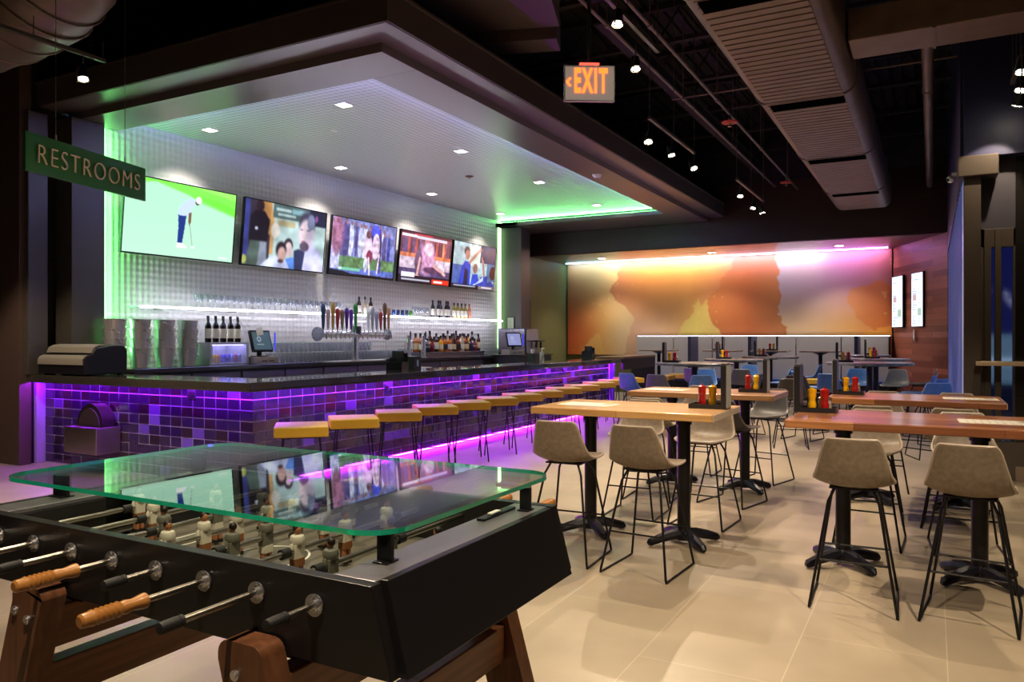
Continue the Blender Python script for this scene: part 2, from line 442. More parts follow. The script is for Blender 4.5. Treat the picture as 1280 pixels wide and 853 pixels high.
wall('wall_right_top', .3, 6, 9.75, 10.1, 3.52, 6.6, M_NAVY)
wall('wall_right', .79, 6, 9.95, 10.1, .42, 3.52, mat('dark_wall_panel', '14110f', .25, coat=.3))
wall('wall_right_base', .46, 6, 9.95, 10.1, .0, .42, mat('brown_lower_wall', '4f453e', .5))
wall('baseboard_right', .79, 6, 9.92, 9.95, .0, .16, mat('tan_base', '8c7a66', .5))
w = MB()
w.box(.46, .5, 9.95, 10.1, .42, 2.75).box(.5, .565, 9.93, 10.1, .42, 2.75).box(.6, .66, 9.93, 10.1, .42, 2.75).box(.77, .79, 9.95, 10.1, .42, 2.75).box(.46, .79, 9.95, 10.1, 2.55, 2.75)
wf = struct(w.build('window_1', M_TAN, smooth=False, bevel=.003), 'tall narrow window onto the dusk outside', 'window')
MB().box(.5, .77, 10.02, 10.03, .42, 2.6).build('pane', thin_glass('window_glass', 'dfe6ff', .05), wf, smooth=False)
# dusk outside the window
cv = Cv(40, 60, (.1, .12, .3))
cv.a[:] = np.array((.10, .12, .30))*(1-cv.y[..., None])+np.array((.16, .15, .28))*cv.y[..., None]
cv.rect(0, .5, 1, .72, (.42, .52, .52)).rect(0, .6, 1, .63, (.7, .78, .76)).rect(0, .72, 1, 1, (.08, .09, .14))
for q in range(14): cv.ell(RS.rand(), .3+RS.rand()*.2, .02, .012, (1, .95, .85), .6)
picture('window_outside_view', cv.blur(1), attr_mat('dusk_view', .5), frame_M((.3, 11.2, .2), (1,0,0), (0,0,1)), 1.6, 2.8)
struct(bpy.data.objects['window_outside_view'], 'dusk parking lot seen through the narrow window', 'window')

# ------------------------------------------------------------------ bar soffit: two stepped rings and the dimpled ceiling between them
def ring(mb, xo, yo0, yo1, xi, yi0, yi1, z0, z1, xl=-9.74):
    mb.box(xl, xo, yo0, yi0, z0, z1); mb.box(xl, xo, yi1, yo1, z0, z1); mb.box(xi, xo, yi0, yi1, z0, z1)
r1 = MB(); ring(r1, -4.35, 5.6, 18.4, -4.75, 6.0, 18.1, 4.42, 4.7)
struct(r1.build('ceiling_soffit_outer', M_SOFFIT, smooth=False, bevel=.004), 'outer stepped ring of the soffit above the bar', 'ceiling')
r2 = MB(); ring(r2, -4.69, 5.96, 18.36, -5.26, 6.54, 16.75, 4.33, 4.425)
struct(r2.build('ceiling_soffit_inner', M_SOFFIT, smooth=False, bevel=.003), 'inner stepped ring of the soffit above the bar', 'ceiling')
r3 = MB(); r3.box(-9.9, -4.348, 5.597, 18.39, 4.432, 4.705)
struct(MB().box(-10.5, -4.34, 5.58, 5.6, 4.425, 4.71).box(-4.345, -4.325, 5.58, 18.4, 4.425, 4.71).box(-10.5, -4.3, 5.57, 18.4, 4.705, 4.73).build('ceiling_soffit_fascia', M_FASCIA, smooth=False), 'dark brown outer face of the bar soffit', 'ceiling')
struct(MB().box(-9.75, -5.0, 6.3, 17.0, 4.50, 4.54).build('ceiling_bar', M_DIMPLE_C, smooth=False), 'white dimpled ceiling above the bar', 'ceiling')
struct(MB().box(-9.62, -9.0, 16.75, 17.02, 4.33, 4.42).build('ceiling_soffit_corner', M_SOFFIT, smooth=False), 'soffit corner by the bar end', 'ceiling')
# light strips that glow in the cove
L_GREEN = emis('green_led', '78ff88', 55); L_LAV = emis('lavender_cove_fill', '959fff', 210)
o = MB().box(-9.5, -5.1, 16.80, 16.84, 4.426, 4.434).build('led_strip', L_GREEN, smooth=False)
tag(o, 'green light strip along the far edge of the bar ceiling', 'light')
o = MB().box(-9.60, -9.585, 16.86, 17.0, 1.3, 4.49).build('led_strip', emis('pale_green_led', 'b4ffa0', 4), smooth=False)  # widened into a glowing band that stands in for green-lit wall
tag(o, 'green light strip widened to imitate the lit wall at the end of the bar wall', 'light')
o = MB().box(-9.56, -9.51, 6.271, 6.28, 1.3, 4.45).build('led_strip', L_GREEN, smooth=False)
tag(o, 'green light strip upright at the end of the bar wall by the bucket stacks', 'light')
# recessed downlights
def downlight(x, y, z, label, w=.15, tilt=0., warm='fbf2ec', watt=125, grp='square downlights in the bar ceiling', spotsz=112, es=22):
    t = thing('recessed_downlight', label, 'light', (x, y, z), 0, grp)
    f = MB(); w2 = w/2+.02
    f.box(-w2, w2, -w2, -w/2, -.008, .02).box(-w2, w2, w/2, w2, -.008, .02).box(-w2, -w/2, -w/2, w/2, -.008, .02).box(w/2, w2, -w/2, w/2, -.008, .02)
    f.build('trim_ring', M_WHITE, t, smooth=False)
    MB().box(-w/2, w/2, -w/2, w/2, -.004, .0).build('diffuser', emis('downlight_glow', warm, es), t, smooth=False)
    if watt: spot('downlight_lamp', (x, y, z-.03), (x, y+tilt, 0), watt, spotsz, .6, warm, .06)
    return t
for i, yy in enumerate((7.54, 10.29, 13.05, 15.9)):
    downlight(-6.53, yy, 4.5, 'square downlight over the stool side of the bar ceiling, %s from the sign' % ORD[i])
    downlight(-8.98, yy, 4.5, 'square downlight over the bottle side of the bar ceiling, %s from the sign' % ORD[i])
for i, xx in enumerate((-7.99, -4.97, -1.95)):
    downlight(xx, 19.82, 3.75, 'small downlight in the timber alcove ceiling, %s from the bar wall' % ORD[i], .17, watt=130, grp='downlights in the timber alcove', spotsz=110, es=14)
for (xx, yy, lb) in ((-7.4, 11.95, 'red sprinkler head in the bar ceiling'), ):
    t = thing('fire_sprinkler', lb, 'sprinkler', (xx, yy, 4.5))
    MB().lathe([(.0, -.03), (.03, -.03), (.075, -.012), (.08, 0)], n=20).build('escutcheon', mat('red_brown_enamel', '7a4a40', .4), t)
    MB().cyl((0,0,-.03), (0,0,-.06), .012).cyl((0,0,-.06), (0,0,-.064), .028).build('deflector', M_STEEL, t)
t = thing('sprinkler_cover', 'flat cover disc in the bar ceiling close to the golf television', 'sprinkler', (-7.45, 8.4, 4.5))
MB().lathe([(.0, -.012), (.045, -.012), (.05, 0)], n=20).build('cover_disc', M_WHITE, t)
t = thing('smoke_detector', 'round white smoke detector on the bar soffit', 'smoke detector', (-5.0, 12.2, 4.33))
MB().lathe([(0, -.055), (.05, -.055), (.075, -.03), (.085, 0)], n=24).build('housing', M_WHITE, t)
MB().lathe([(0, -.062), (.02, -.06), (.022, -.054)], n=16).build('sensor_cap', mat('violet_plastic', '8a78b8', .4), t)
# ------------------------------------------------------------------ bar counter
XF, YF = -6.12, 5.67                 # tiled faces
CT = 1.107
M_TILES = [mat('bar_tile_dark', '2e2340', .2, .3, coat=.8), mat('bar_tile_brown', '4a3d42', .14, .7, coat=.6), mat('bar_tile_lilac', '6a5a9a', .22, .3, coat=.5)]  # dark tile colour takes in the violet cast of the purple LED
M_GROUT = mat('bar_grout', 'c8c0dc', .7)
bar = thing('bar_counter', 'long L-shaped bar counter clad in dark glossy tiles under a black stone top', 'bar', (XF, YF, 0))
b = MB()
b.box(-.16, -.012, .012, 10.05, 0, 1.03); b.box(-3.62, -.16, .012, .16, 0, 1.03)
b.build('carcass', M_GROUT, bar, smooth=False)
tl = MB(); rr = random.Random(3)
def tile(p, ux, uy, n):
    t = rr.random(); tl.mat(2 if t > .94 else (1 if t > .7 else 0))
    d = [rr.uniform(-.0022, .0022) for _ in range(3)]
    tl_v = []
    for (a, c, e) in ((0,0,d[0]), (1,0,d[1]), (1,1,d[1]+d[2]-d[0]), (0,1,d[2])):
        q = Vector(p)+Vector(ux)*a+Vector(uy)*c+Vector(n)*(.006+e); tl_v.append(q)
    base = [v-Vector(n)*.012 for v in tl_v]
    tl.add(base+tl_v, [(4,5,6,7), (0,1,5,4), (1,2,6,5), (2,3,7,6), (3,0,4,7)])
g = .0055; TW, TH = .1805, .1128
for r in range(9):
    z = .012+r*TH
    for k in range(55): tile((-.012, .0+k*TW+g, z+g), (0, TW-2*g, 0), (0, 0, TH-2*g), (1, 0, 0))
    for k in range(20): tile((-.012-k*TW-g, .012, z+g), (-(TW-2*g), 0, 0), (0, 0, TH-2*g), (0, -1, 0))
o = tl.build('tile_cladding', M_TILES, bar, smooth=False)
ct = MB(); ct.box(-.46, .2, -.22, 10.2, 1.032, CT); ct.box(-3.68, -.46, -.22, .46, 1.032, CT)
ct.box(.17, .2, -.22, 10.2, 1.012, 1.032); ct.box(-3.68, .17, -.22, -.19, 1.012, 1.032); ct.build('countertop', M_STONE, bar, smooth=False, bevel=.006)
MB().box(-3.69, -3.63, -.1, .2, 0, 1.03).build('end_post', mat('end_post_paint', 'a08cc0', .5), bar, smooth=False)
MB().box(-.02, .06, 10.0, 10.1, 0, 1.03).build('corner_post', mat('corner_post_paint', '6b5fa0', .4), bar, smooth=False)
# purple light strips: under the counter nose and along the toe
L_PURP = emis('purple_led', 'a622ff', 190); L_MAG = emis('magenta_led', 'c422ff', 60)
MB().box(.13, .145, -.15, 10.1, 1.024, 1.031).box(-3.6, .13, -.165, -.15, 1.024, 1.031).build('nose_light_strip', L_PURP, bar, smooth=False)
MB().box(.0, .012, .4, 10.0, .02, .035).build('toe_light_strip', L_MAG, bar, smooth=False)
# hooks and an outlet on the tiled side
hk = 0
for yy in (2.2, 4.9, 7.6):
    h = thing('bag_hook', 'small steel bag hook on the tiled bar front, %s from the bar corner' % ORD[hk], 'hook', (XF, YF+yy, .93), 0, 'bag hooks'); hk += 1
    MB().box(0, .012, -.03, .03, -.03, .03).build('plate', M_DARKSTEEL, h, bevel=.002)
    MB().tube([(.01, 0, 0), (.04, 0, -.005), (.05, 0, -.03), (.035, 0, -.045)], .006).build('hook_arm', M_DARKSTEEL, h)
h = thing('wall_outlet', 'square metal outlet plate on the short tiled side of the bar', 'outlet', (-7.04, YF, .94))
MB().box(-.06, .06, -.012, .012, -.05, .05).build('cover_plate', M_DARKSTEEL, h, bevel=.003)
MB().box(-.03, .03, -.02, -.011, -.02, .02).build('socket', M_BLACK, h, bevel=.003)
# dispenser with an arched top on the short side
d = thing('waste_bin', 'wall-hung steel box with an arched dark lid on the short tiled side of the bar', 'bin', (-8.55, YF, .23))
MB().box(-.3, .3, -.3, .0, .0, .3).build('steel_box', M_STEEL, d, smooth=False, bevel=.006)
arch = [(.24*math.cos(t), .3+.26*math.sin(t)) for t in np.linspace(0, PI, 20)]
MB().prism(arch, 0, .16, frame_M((0, -.02, 0), (1,0,0), (0,0,1))).build('arched_lid', mat('dark_lid', '2c2328', .35, .3), d)
arch2 = [(.19*math.cos(t), .31+.2*math.sin(t)) for t in np.linspace(0, PI, 20)]
MB().prism(arch2, 0, .012, frame_M((0, -.182, 0), (1,0,0), (0,0,1))).build('arched_flap', mat('flap', '3a2c33', .5), d)
# extension shelf beyond the tiled run
e = thing('bar_end_table', 'dark timber table run continuing past the tiled end of the bar', 'table', (-6.0, 15.9, 0))
MB().box(-.55, .1, 0, 2.2, 1.1, 1.145).build('table_top', mat('end_top', '7d6045', .35), e, smooth=False, bevel=.004)
MB().box(.04, .09, 0, 2.2, .86, 1.1).box(-.5, .09, 2.14, 2.19, 0, 1.1).build('apron', mat('end_apron', '2b1f1e', .5), e, smooth=False)
MB().tube([(.12, .1, .3), (.12, 2.0, .3)], .02).build('foot_rail', M_DARKSTEEL, e)

# ------------------------------------------------------------------ back bar
bb = thing('back_bar', 'long back bar cabinet with dark doors and worktop along the television wall', 'cabinet', (-9.59, 5.9, 0))
MB().box(.0, .64, 0.42, 9.5, .08, 1.1).build('cabinet_body', mat('back_cabinet', '1d1a22', .4), bb, smooth=False)
MB().box(.0, .7, 0.41, 9.55, 1.1, 1.155).build('worktop', mat('back_worktop', '2f2a33', .2, coat=.4), bb, smooth=False, bevel=.004)
for k in range(10):
    dd = MB().box(.64, .655, .45+k*.87, .45+k*.87+.83, .12, 1.06).build('door', mat('steel_door', '6f6b7c', .3, .8), bb, smooth=False, bevel=.003)
    MB().cyl((.675, .52+k*.87, .62), (.675, .52+k*.87, .95), .009).cyl((.65, .52+k*.87, .64), (.675, .52+k*.87, .64), .006).cyl((.65, .52+k*.87, .93), (.675, .52+k*.87, .93), .006).build('handle', M_STEEL, dd)
st = thing('liquor_step', 'steel bottle step standing on the back bar below the wine bottles', 'shelf', (-9.25, 12.95, 1.155))
MB().box(-.3, .12, 0, 2.48, .08, .105).box(-.3, .1, 0, .02, 0, .08).box(-.3, .1, 2.46, 2.48, 0, .08).box(.09, .1, .02, 2.46, 0, .08).build('step_shelf', M_STEELTOP, st, smooth=False, bevel=.003)
ub = thing('under_bar_station', 'steel under-bar station with speed rail behind the counter', 'bar sink', (-6.75, 6.3, 0))
MB().box(-.55, 0, 0, 8.2, .55, .8).box(-.55, -.5, 0, 8.2, .8, .98).build('basin_body', M_STEELTOP, ub, smooth=False, bevel=.004)
MB().box(.02, .14, .2, 7.9, .7, .72).box(.13, .14, .2, 7.9, .7, .82).build('speed_rail', M_STEEL, ub, smooth=False)
for yy in (.2, 4.1, 8.0):
    for xx in (-.5, -.05): MB().cyl((xx, yy, 0), (xx, yy, .55), .02).build('leg', M_STEEL, ub)
# lit glass shelf
sh = thing('wall_shelf', 'long thin glass shelf with a bright white lit edge on the television wall', 'shelf', (-9.6, 6.7, 1.985))
MB().box(.0, .25, 0, 9.95, -.012, .0).build('shelf_board', mat('frosted_shelf', 'e8ecff', .2, trans=.3), sh, smooth=False)
MB().box(.25, .262, 0, 9.95, -.022, .006).build('lit_edge', emis('shelf_led', 'e2e2f4', 36), sh, smooth=False)
for k in range(8): MB().box(0, .2, .4+k*1.3, .42+k*1.3, -.04, -.012).build('bracket', M_STEEL, sh, smooth=False)

# ------------------------------------------------------------------ televisions
def tv_golf():
    c = Cv(240, 136); k = c.y[..., None]
    c.a[:] = np.array((.70, .93, .80))*(1-k)+np.array((.74, .94, .82))*k
    c.poly([(0, 0), (1, 0), (1, .32), (.62, .16), (.25, .03), (0, .12)], (.50, .95, .32)).poly([(0, 0), (.55, 0), (1, .1), (1, 0)], (.62, .98, .42))
    c.poly([(.55, .13), (.8, .13), (1, .22), (1, .34), (.62, .2)], (.42, .92, .22), .6).blur(3)
    c.poly([(.455, .41), (.53, .41), (.52, .6), (.505, .81), (.46, .81), (.465, .6)], (.10, .20, .52))
    c.poly([(.45, .42), (.455, .34), (.50, .23), (.56, .18), (.605, .18), (.60, .26), (.57, .34), (.55, .41), (.50, .43)], (.78, .86, 1))
    c.poly([(.55, .38), (.575, .36), (.575, .50), (.56, .55), (.55, .50)], (.48, .33, .25))
    c.line(.565, .53, .60, .83, .003, (.55, .6, .6)).ell(.605, .845, .018, .018, (.95, .97, .95))
    c.ell(.625, .215, .02, .035, (.30, .2, .18)).ell(.635, .18, .028, .05, (.97, .97, 1)).poly([(.46, .8), (.5, .8), (.55, .85), (.55, .87), (.455, .87)], (1, 1, 1))
    c.rect(.86, .935, .95, .96, (.93, .98, .95), .7)
    return c.blur(1)
def tv_faces():
    c = Cv(240, 136, (.70, .80, .80)); n = vnoise(240, 136, 9, 5)
    c.rect(0, 0, .3, 1, (.20, .17, .22)).rect(.16, 0, .31, .5, (.72, .52, .30)).rect(0, 0, .06, 1, (.22, .24, .52)).rect(.3, .12, .34, .8, (.8, .62, .4))
    c.rect(.32, 0, .78, .22, (.30, .38, .38)).rect(.36, .06, .54, .10, (.7, .8, .8)).rect(.38, .14, .6, .18, (.75, .85, .85)).rect(.55, .04, .76, .12, (.5, .66, .7))
    c.rect(.78, 0, 1, .25, (.10, .11, .22)).ell(.87, .13, .02, .06, (.55, .3, .6)).rect(.38, .24, .6, .34, (.70, .66, .52)).ell(.36, .42, .05, .12, (.93, .90, .86))
    c.poly([(.06, .62), (.07, .25), (.12, .16), (.22, .15), (.29, .28), (.27, .62)], (.10, .07, .10)).ell(.17, .08, .045, .09, (.16, .10, .12)).ell(.14, .43, .018, .025, (.85, .9, 1)).poly([(.03, 1), (.08, .62), (.27, .62), (.28, 1)], (.30, .36, .33)).poly([(.17, 1), (.19, .62), (.26, .62), (.28, 1)], (.50, .53, .60)).ell(.02, .92, .03, .07, (.75, .78, .4))
    c.poly([(.2, 1), (.3, .86), (.42, .80), (.55, .85), (.66, 1)], (.80, .83, .98)).ell(.53, .63, .056, .12, (.2, .16, .2)).ell(.535, .69, .045, .12, (.86, .76, .78)).poly([(.5, .85), (.6, .8), (.68, 1), (.56, 1)], (.36, .55, .9))
    c.ell(.445, .71, .064, .13, (.13, .1, .13), .3).ell(.455, .78, .05, .12, (.74, .60, .57), .3).ell(.445, .89, .035, .03, (.3, .22, .24), .4)
    c.poly([(.62, 1), (.60, .7), (.66, .66), (.74, .7), (.76, 1)], (.16, .18, .32)).poly([(.72, 1), (.74, .72), (.82, .55), (.94, .66), (1, .95), (1, 1)], (.80, .80, .97))
    c.ell(.75, .24, .105, .2, (.25, .24, .33), .3).ell(.735, .41, .085, .24, (.86, .78, .82), .3).ell(.80, .42, .05, .2, (.82, .76, .86), .4).ell(.80, .2, .05, .13, (.45, .48, .6)).ell(.73, .61, .06, .08, (.34, .28, .36)).ell(.72, .53, .03, .018, (.5, .36, .42))
    c.rect(.67, .33, .70, .345, (.25, .2, .25)).rect(.75, .33, .79, .345, (.25, .2, .25))
    c.a *= (.7+.6*n)[..., None]
    return c.blur(7)
def tv_crowd():
    c = Cv(240, 136, (.45, .48, .72)); n = vnoise(240, 136, 26, 8, 3); n2 = vnoise(240, 136, 13, 2, 3)
    for i in range(26):
        x = RS.rand(); w_ = .02+RS.rand()*.025; y = RS.rand()*.15
        col = [(.20, .25, .62), (.80, .82, .95), (.30, .28, .5), (.62, .48, .62), (.15, .17, .4)][RS.randint(5)]
        c.ell(x, .32+y, w_, .32, col, .3).ell(x, .03+y, .018, .04, (.55, .4, .42))
    c.rect(0, .66, 1, .92, (.36, .50, .32)).rect(.0, .86, 1, 1, (.35, .42, .75)).rect(0, .55, .13, .9, (.72, .72, .92)).ell(.08, .3, .09, .35, (.60, .40, .52), .4)
    c.ell(.55, .45, .07, .22, (.86, .76, .86)).ell(.55, .22, .04, .07, (.45, .3, .33)).ell(.66, .14, .07, .11, (.26, .30, .85)).ell(.68, .42, .06, .24, (.82, .72, .80))
    c.ell(.58, .62, .045, .12, (.50, .18, .28)).ell(.53, .78, .03, .14, (.80, .80, .92)).ell(.75, .78, .03, .14, (.25, .27, .5)).line(.74, .55, .72, .9, .012, (.85, .75, .8)).line(.57, .65, .6, .95, .014, (.85, .8, .9))
    c.a = c.a*(.62+.75*n)[..., None]; c.a[..., 2] += .1*(n2-.5)
    c.rect(.12, .86, .45, .91, (.45, .75, .62)).rect(.13, .87, .17, .90, (1, 1, 1)).poly([(0, .91), (.2, .93), (.3, .96), (1, .97), (1, 1), (0, 1)], (.03, .03, .06))
    return c.blur(1)
def tv_red():
    c = Cv(240, 136, (.55, .25, .30)); n = vnoise(240, 136, 22, 9, 3)
    for i in range(22):
        x = i/22; c.ell(x+.02, .3, .02, .2, [(.72, .30, .20), (.3, .12, .2), (.85, .55, .4), (.3, .25, .45)][RS.randint(4)], .4)
    c.rect(0, .42, 1, .5, (.80, .45, .30)).rect(0, .5, 1, .72, (.80, .72, .80)).rect(0, .72, 1, .9, (.30, .25, .42)).ell(.5, .5, .17, .33, (.80, .58, .74), .5).ell(.55, .3, .09, .14, (.92, .78, .86), .4)
    c.ell(.35, .55, .07, .25, (.42, .30, .42), .4).ell(.65, .72, .2, .07, (.35, .22, .36), .4).line(.38, .5, .34, .85, .02, (.80, .60, .60)).line(.66, .62, .9, .78, .02, (.82, .62, .62)).ell(.32, .88, .08, .05, (.85, .62, .60))
    c.a = c.a*(.65+.7*n)[..., None]
    c.rect(0, 0, 1, .06, (.30, .05, .10)).rect(.02, .05, .3, .1, (.95, .93, .95)).rect(.3, .06, .9, .12, (.8, .78, .84)).rect(.25, .02, .6, .05, (.75, .12, .15)).rect(0, .86, 1, 1, (.08, .07, .14)).rect(.05, .8, .3, .9, (.88, .88, .92)).rect(.64, .9, 1, 1, (.85, .18, .12)).rect(.68, .93, .86, .97, (1, .9, .85)).rect(.06, .93, .6, .96, (.7, .7, .76))
    return c.blur(1)
def tv_blue():
    c = Cv(240, 136, (.62, .74, .78)); n = vnoise(240, 136, 12, 4, 3)
    c.rect(0, .5, .3, 1, (.25, .36, .62)).rect(.62, 0, 1, .4, (.12, .18, .36)).rect(.8, .4, 1, .8, (.30, .45, .62)).rect(.35, 0, .62, .5, (.82, .88, .86))
    c.ell(.30, .18, .065, .1, (.16, .12, .14)).ell(.32, .26, .055, .11, (.66, .47, .44)).poly([(.14, 1), (.20, .55), (.27, .40), (.40, .42), (.42, 1)], (.12, .24, .72)).poly([(.25, 1), (.28, .55), (.35, .6), (.36, 1)], (.08, .10, .24)).line(.38, .42, .62, .1, .022, (.72, .52, .46))
    c.ell(.52, .54, .055, .11, (.58, .40, .38)).poly([(.42, 1), (.46, .68), (.58, .66), (.68, 1)], (.16, .28, .80)).line(.68, .3, .74, .66, .025, (.62, .45, .42)).ell(.72, .22, .05, .12, (.1, .14, .3)).poly([(.62, 1), (.66, .72), (.82, .68), (.86, 1)], (.18, .25, .66)).ell(.95, .6, .07, .16, (.28, .12, .14)).ell(.9, .9, .1, .1, (.2, .25, .6))
    for k in range(5): c.line(.45+.03*k, .95-.02*k, .72, .8-.02*k, .006, (.75, .82, .95))
    c.a = c.a*(.7+.6*n)[..., None]
    c.rect(0, .92, .62, 1, (.05, .06, .14)).rect(.05, .94, .55, .965, (.75, .78, .9)).rect(.62, .92, 1, 1, (.5, .45, .5)).rect(.7, .94, .95, .965, (.95, .95, .95))
    return c.blur(1)
M_BEZEL = mat('tv_bezel', '0c0c0f', .25)
tvs = [(6.47, 8.33, tv_golf, 'wall television showing a golfer putting on a green', 1.05), (8.49, 10.33, tv_faces, 'wall television showing a bearded man in close-up beside two smaller faces', 1.0),
       (10.47, 12.34, tv_crowd, 'wall television showing a football sideline crowd', 1.15), (12.48, 14.35, tv_red, 'wall television showing a crouching player with red score graphics', 1.15),
       (14.43, 16.32, tv_blue, 'wall television showing people in blue shirts', 1.1)]
for i, (y0, y1, fn, lb, es) in enumerate(tvs):
    W = y1-y0; H = 1.06
    t = thing('television', lb, 'television', (-9.43, y0, 2.69), 0, 'televisions above the bar')
    up = Vector((.1, 0, 1)).normalized()
    F = frame_M((0, 0, 0), (0, 1, 0), up)       # outward normal +x
    MB().xf(F).box(0, W, 0, H, -.05, 0).build('housing', M_BEZEL, t, smooth=False, bevel=.006)
    MB().xf(F).box(0, W, 0, .02, 0, .006).box(0, W, H-.016, H, 0, .006).box(0, .016, .02, H-.016, 0, .006).box(W-.016, W, .02, H-.016, 0, .006).build('bezel', M_BEZEL, t, smooth=False)
    picture('screen', fn(), attr_mat('tv_picture_%d' % i, .82*es), F @ Matrix.Translation((.016, .02, .002)), W-.032, H-.036, t)
    MB().box(-.165, -.02, W/2-.2, W/2+.2, .35, .7).build('wall_mount', M_BLACKMET, t, smooth=False)
# backlight from each lit screen is the screen itself

# ------------------------------------------------------------------ mural
w_, h_ = 560, 180
c = Cv(w_, h_); n1 = vnoise(w_, h_, 6, 21, 5); n2 = vnoise(w_, h_, 12, 22, 5); n3 = vnoise(w_, h_, 34, 23, 4)
rag = vnoise(w_, h_, 60, 31, 3)
X, Yv = c.x+.022*(n1-.5)*2+.026*(n3-.5)+.012*(rag-.5), c.y+.05*(n2-.5)*2+.07*(n3-.5)+.04*(rag-.5)
def hx(s_): return np.array([int(s_[i:i+2], 16)/255 for i in (0, 2, 4)])
def sst(v, a, b): t_ = np.clip((v-a)/(b-a), 0, 1); return t_*t_*(3-2*t_)
def grad(t, *stops):
    o = np.zeros(t.shape+(3,)); xs = [q[0] for q in stops]
    for k in range(3): o[..., k] = np.interp(t, xs, [hx(q[1])[k] for q in stops])
    return o
def mix(a, b, m): return a*(1-m[..., None])+b*m[..., None]
def region(pts):
    m = Cv(w_, h_); m.x, m.y = X, Yv; m.poly(pts, (1, 1, 1)); m.blur(1); return m.a[..., 0]
sx_, sy_ = c.x+.05*(n1-.5), c.y+.14*(n1-.5)
a = mix(grad(sx_, (0, 'a8683e'), (.08, 'b87c4a'), (.17, 'cfa168'), (.3, 'd8b080')), grad(sx_, (0, 'd0562a'), (.07, 'dd7c3c'), (.13, 'e0a054'), (.19, 'dcb480'), (.26, 'dcbc92')), sst(sy_, .2, .9))
a = mix(a, hx('e8b060')+0*a, .8*region([(.06, 1.2), (.07, .88), (.10, .74), (.13, .78), (.15, 1.2)])*sst(c.y, .55, .85))
b1 = region([(.22, -.2), (.185, .12), (.160, .34), (.175, .42), (.215, .50), (.235, .60), (.230, .75), (.222, .90), (.215, 1.2), (1.3, 1.2), (1.3, -.2)])
ci = mix(grad(sx_, (.15, 'b06a44'), (.3, 'd08a48'), (.42, 'd4924c'), (.55, 'c07448'), (.7, 'b8683c')), grad(sx_, (.15, 'cc9468'), (.25, 'd6a482'), (.34, 'd8a878'), (.42, 'd09a54'), (.7, 'bc6c34')), sst(sy_, .3, .75))
ci = mix(ci, hx('c08070')+0*ci, .6*sst(-sy_, -.16, 0.))
a = mix(a, ci, b1)
ye = region([(.325, 1.2), (.345, .88), (.375, .80), (.40, .62), (.43, .58), (.455, .40), (.47, .50), (.52, .38), (.56, .6), (.58, 1.2)])
a = mix(a, grad(sx_, (.32, 'd8b860'), (.45, 'dcc060'), (.55, 'd0a858')), ye*(.55+.45*sst(c.y, .35, .7)))
b2 = region([(.56, -.2), (.545, .10), (.52, .30), (.492, .44), (.495, .58), (.53, .76), (.545, 1.2), (.62, 1.2), (.66, .86), (.71, .74), (.688, .66), (.69, .40), (.675, .20), (.682, -.2)])
a = mix(a, mix(grad(sx_, (.48, 'c4743a'), (.6, 'bc6430'), (.7, 'c07844')), hx('b06450')+0*a, sst(-sy_, -.3, 0)), b2)
b3 = region([(.682, -.2), (.678, .20), (.694, .40), (.690, .66), (.72, .74), (.665, .86), (.62, 1.2), (1.3, 1.2), (1.3, -.2)])
a = mix(a, mix(grad(sx_, (.68, 'b49aa0'), (.8, 'bc989a'), (.9, 'b88080'), (1, 'a86450')), grad(sx_, (.62, 'dcbc8c'), (.8, 'dcb078'), (.9, 'd8984c'), (1, 'cc6c28')), sst(sy_, .25, .8)), b3)
a = mix(a, grad(sx_, (.86, 'd08850'), (1, 'c25c20')), region([(.90, .62), (.875, .48), (.885, .38), (.95, .33), (1.3, .3), (1.3, .8), (.98, .8)])*.8)
a = mix(a, hx('e49a30')+0*a, region([(.74, 1.2), (.79, .86), (.84, .80), (.90, .84), (.94, .74), (1.3, .70), (1.3, 1.2)])*(.4+.6*sst(c.y, .6, .9)))
a = mix(a, hx('e8c070')+0*a, .35*((rag > .74) & (n1 > .55)).astype(float))
c.a = np.clip(a*(.95+.10*n2)[..., None]*np.array((.98, 1.0, .98)), 0, .95)
c.blur(1)
mu = thing('wall_mural', 'wide abstract watercolour mural in orange, rust and yellow on the end wall', 'mural', (-9.52, 20.93, 1.073))
MB().box(0, 8.65, .01, .05, 0, 2.67).build('backing_panel', M_BLACK, mu, smooth=False)
picture('printed_face', c, attr_mat('mural_print', None, .45), frame_M((0, 0, 0), (1,0,0), (0,0,1)), 8.65, 2.67, mu)
LS = MB()
for i_, (xa, xb) in enumerate(((-9.5, -8.3), (-8.3, -5.0), (-5.0, -2.6), (-2.6, -.95))): LS.mat(i_).box(xa, xb, 20.74, 20.752, 3.735, 3.749)
o = LS.build('led_strip', [emis('mural_wash_teal', '9adcff', 30), emis('mural_wash_white', 'fff0e6', 30), emis('mural_wash_lilac', 'ecdcff', 30), emis('mural_wash_violet', 'dc8cff', 36)], smooth=False)
tag(o, 'bright light strip along the top of the mural', 'light')
for xa, xb, col_, wt_ in ((-9.5, -8.1, 'a8dcff', 9), (-8.1, -5.0, 'ffeee6', 25), (-5.0, -2.4, 'f2eaff', 16), (-2.4, -.95, 'd8a8ff', 8)):
    area('mural_washer', ((xa+xb)/2, 20.68, 3.735), (math.radians(32), 0, 0), xb-xa, .02, wt_, col_, 150)
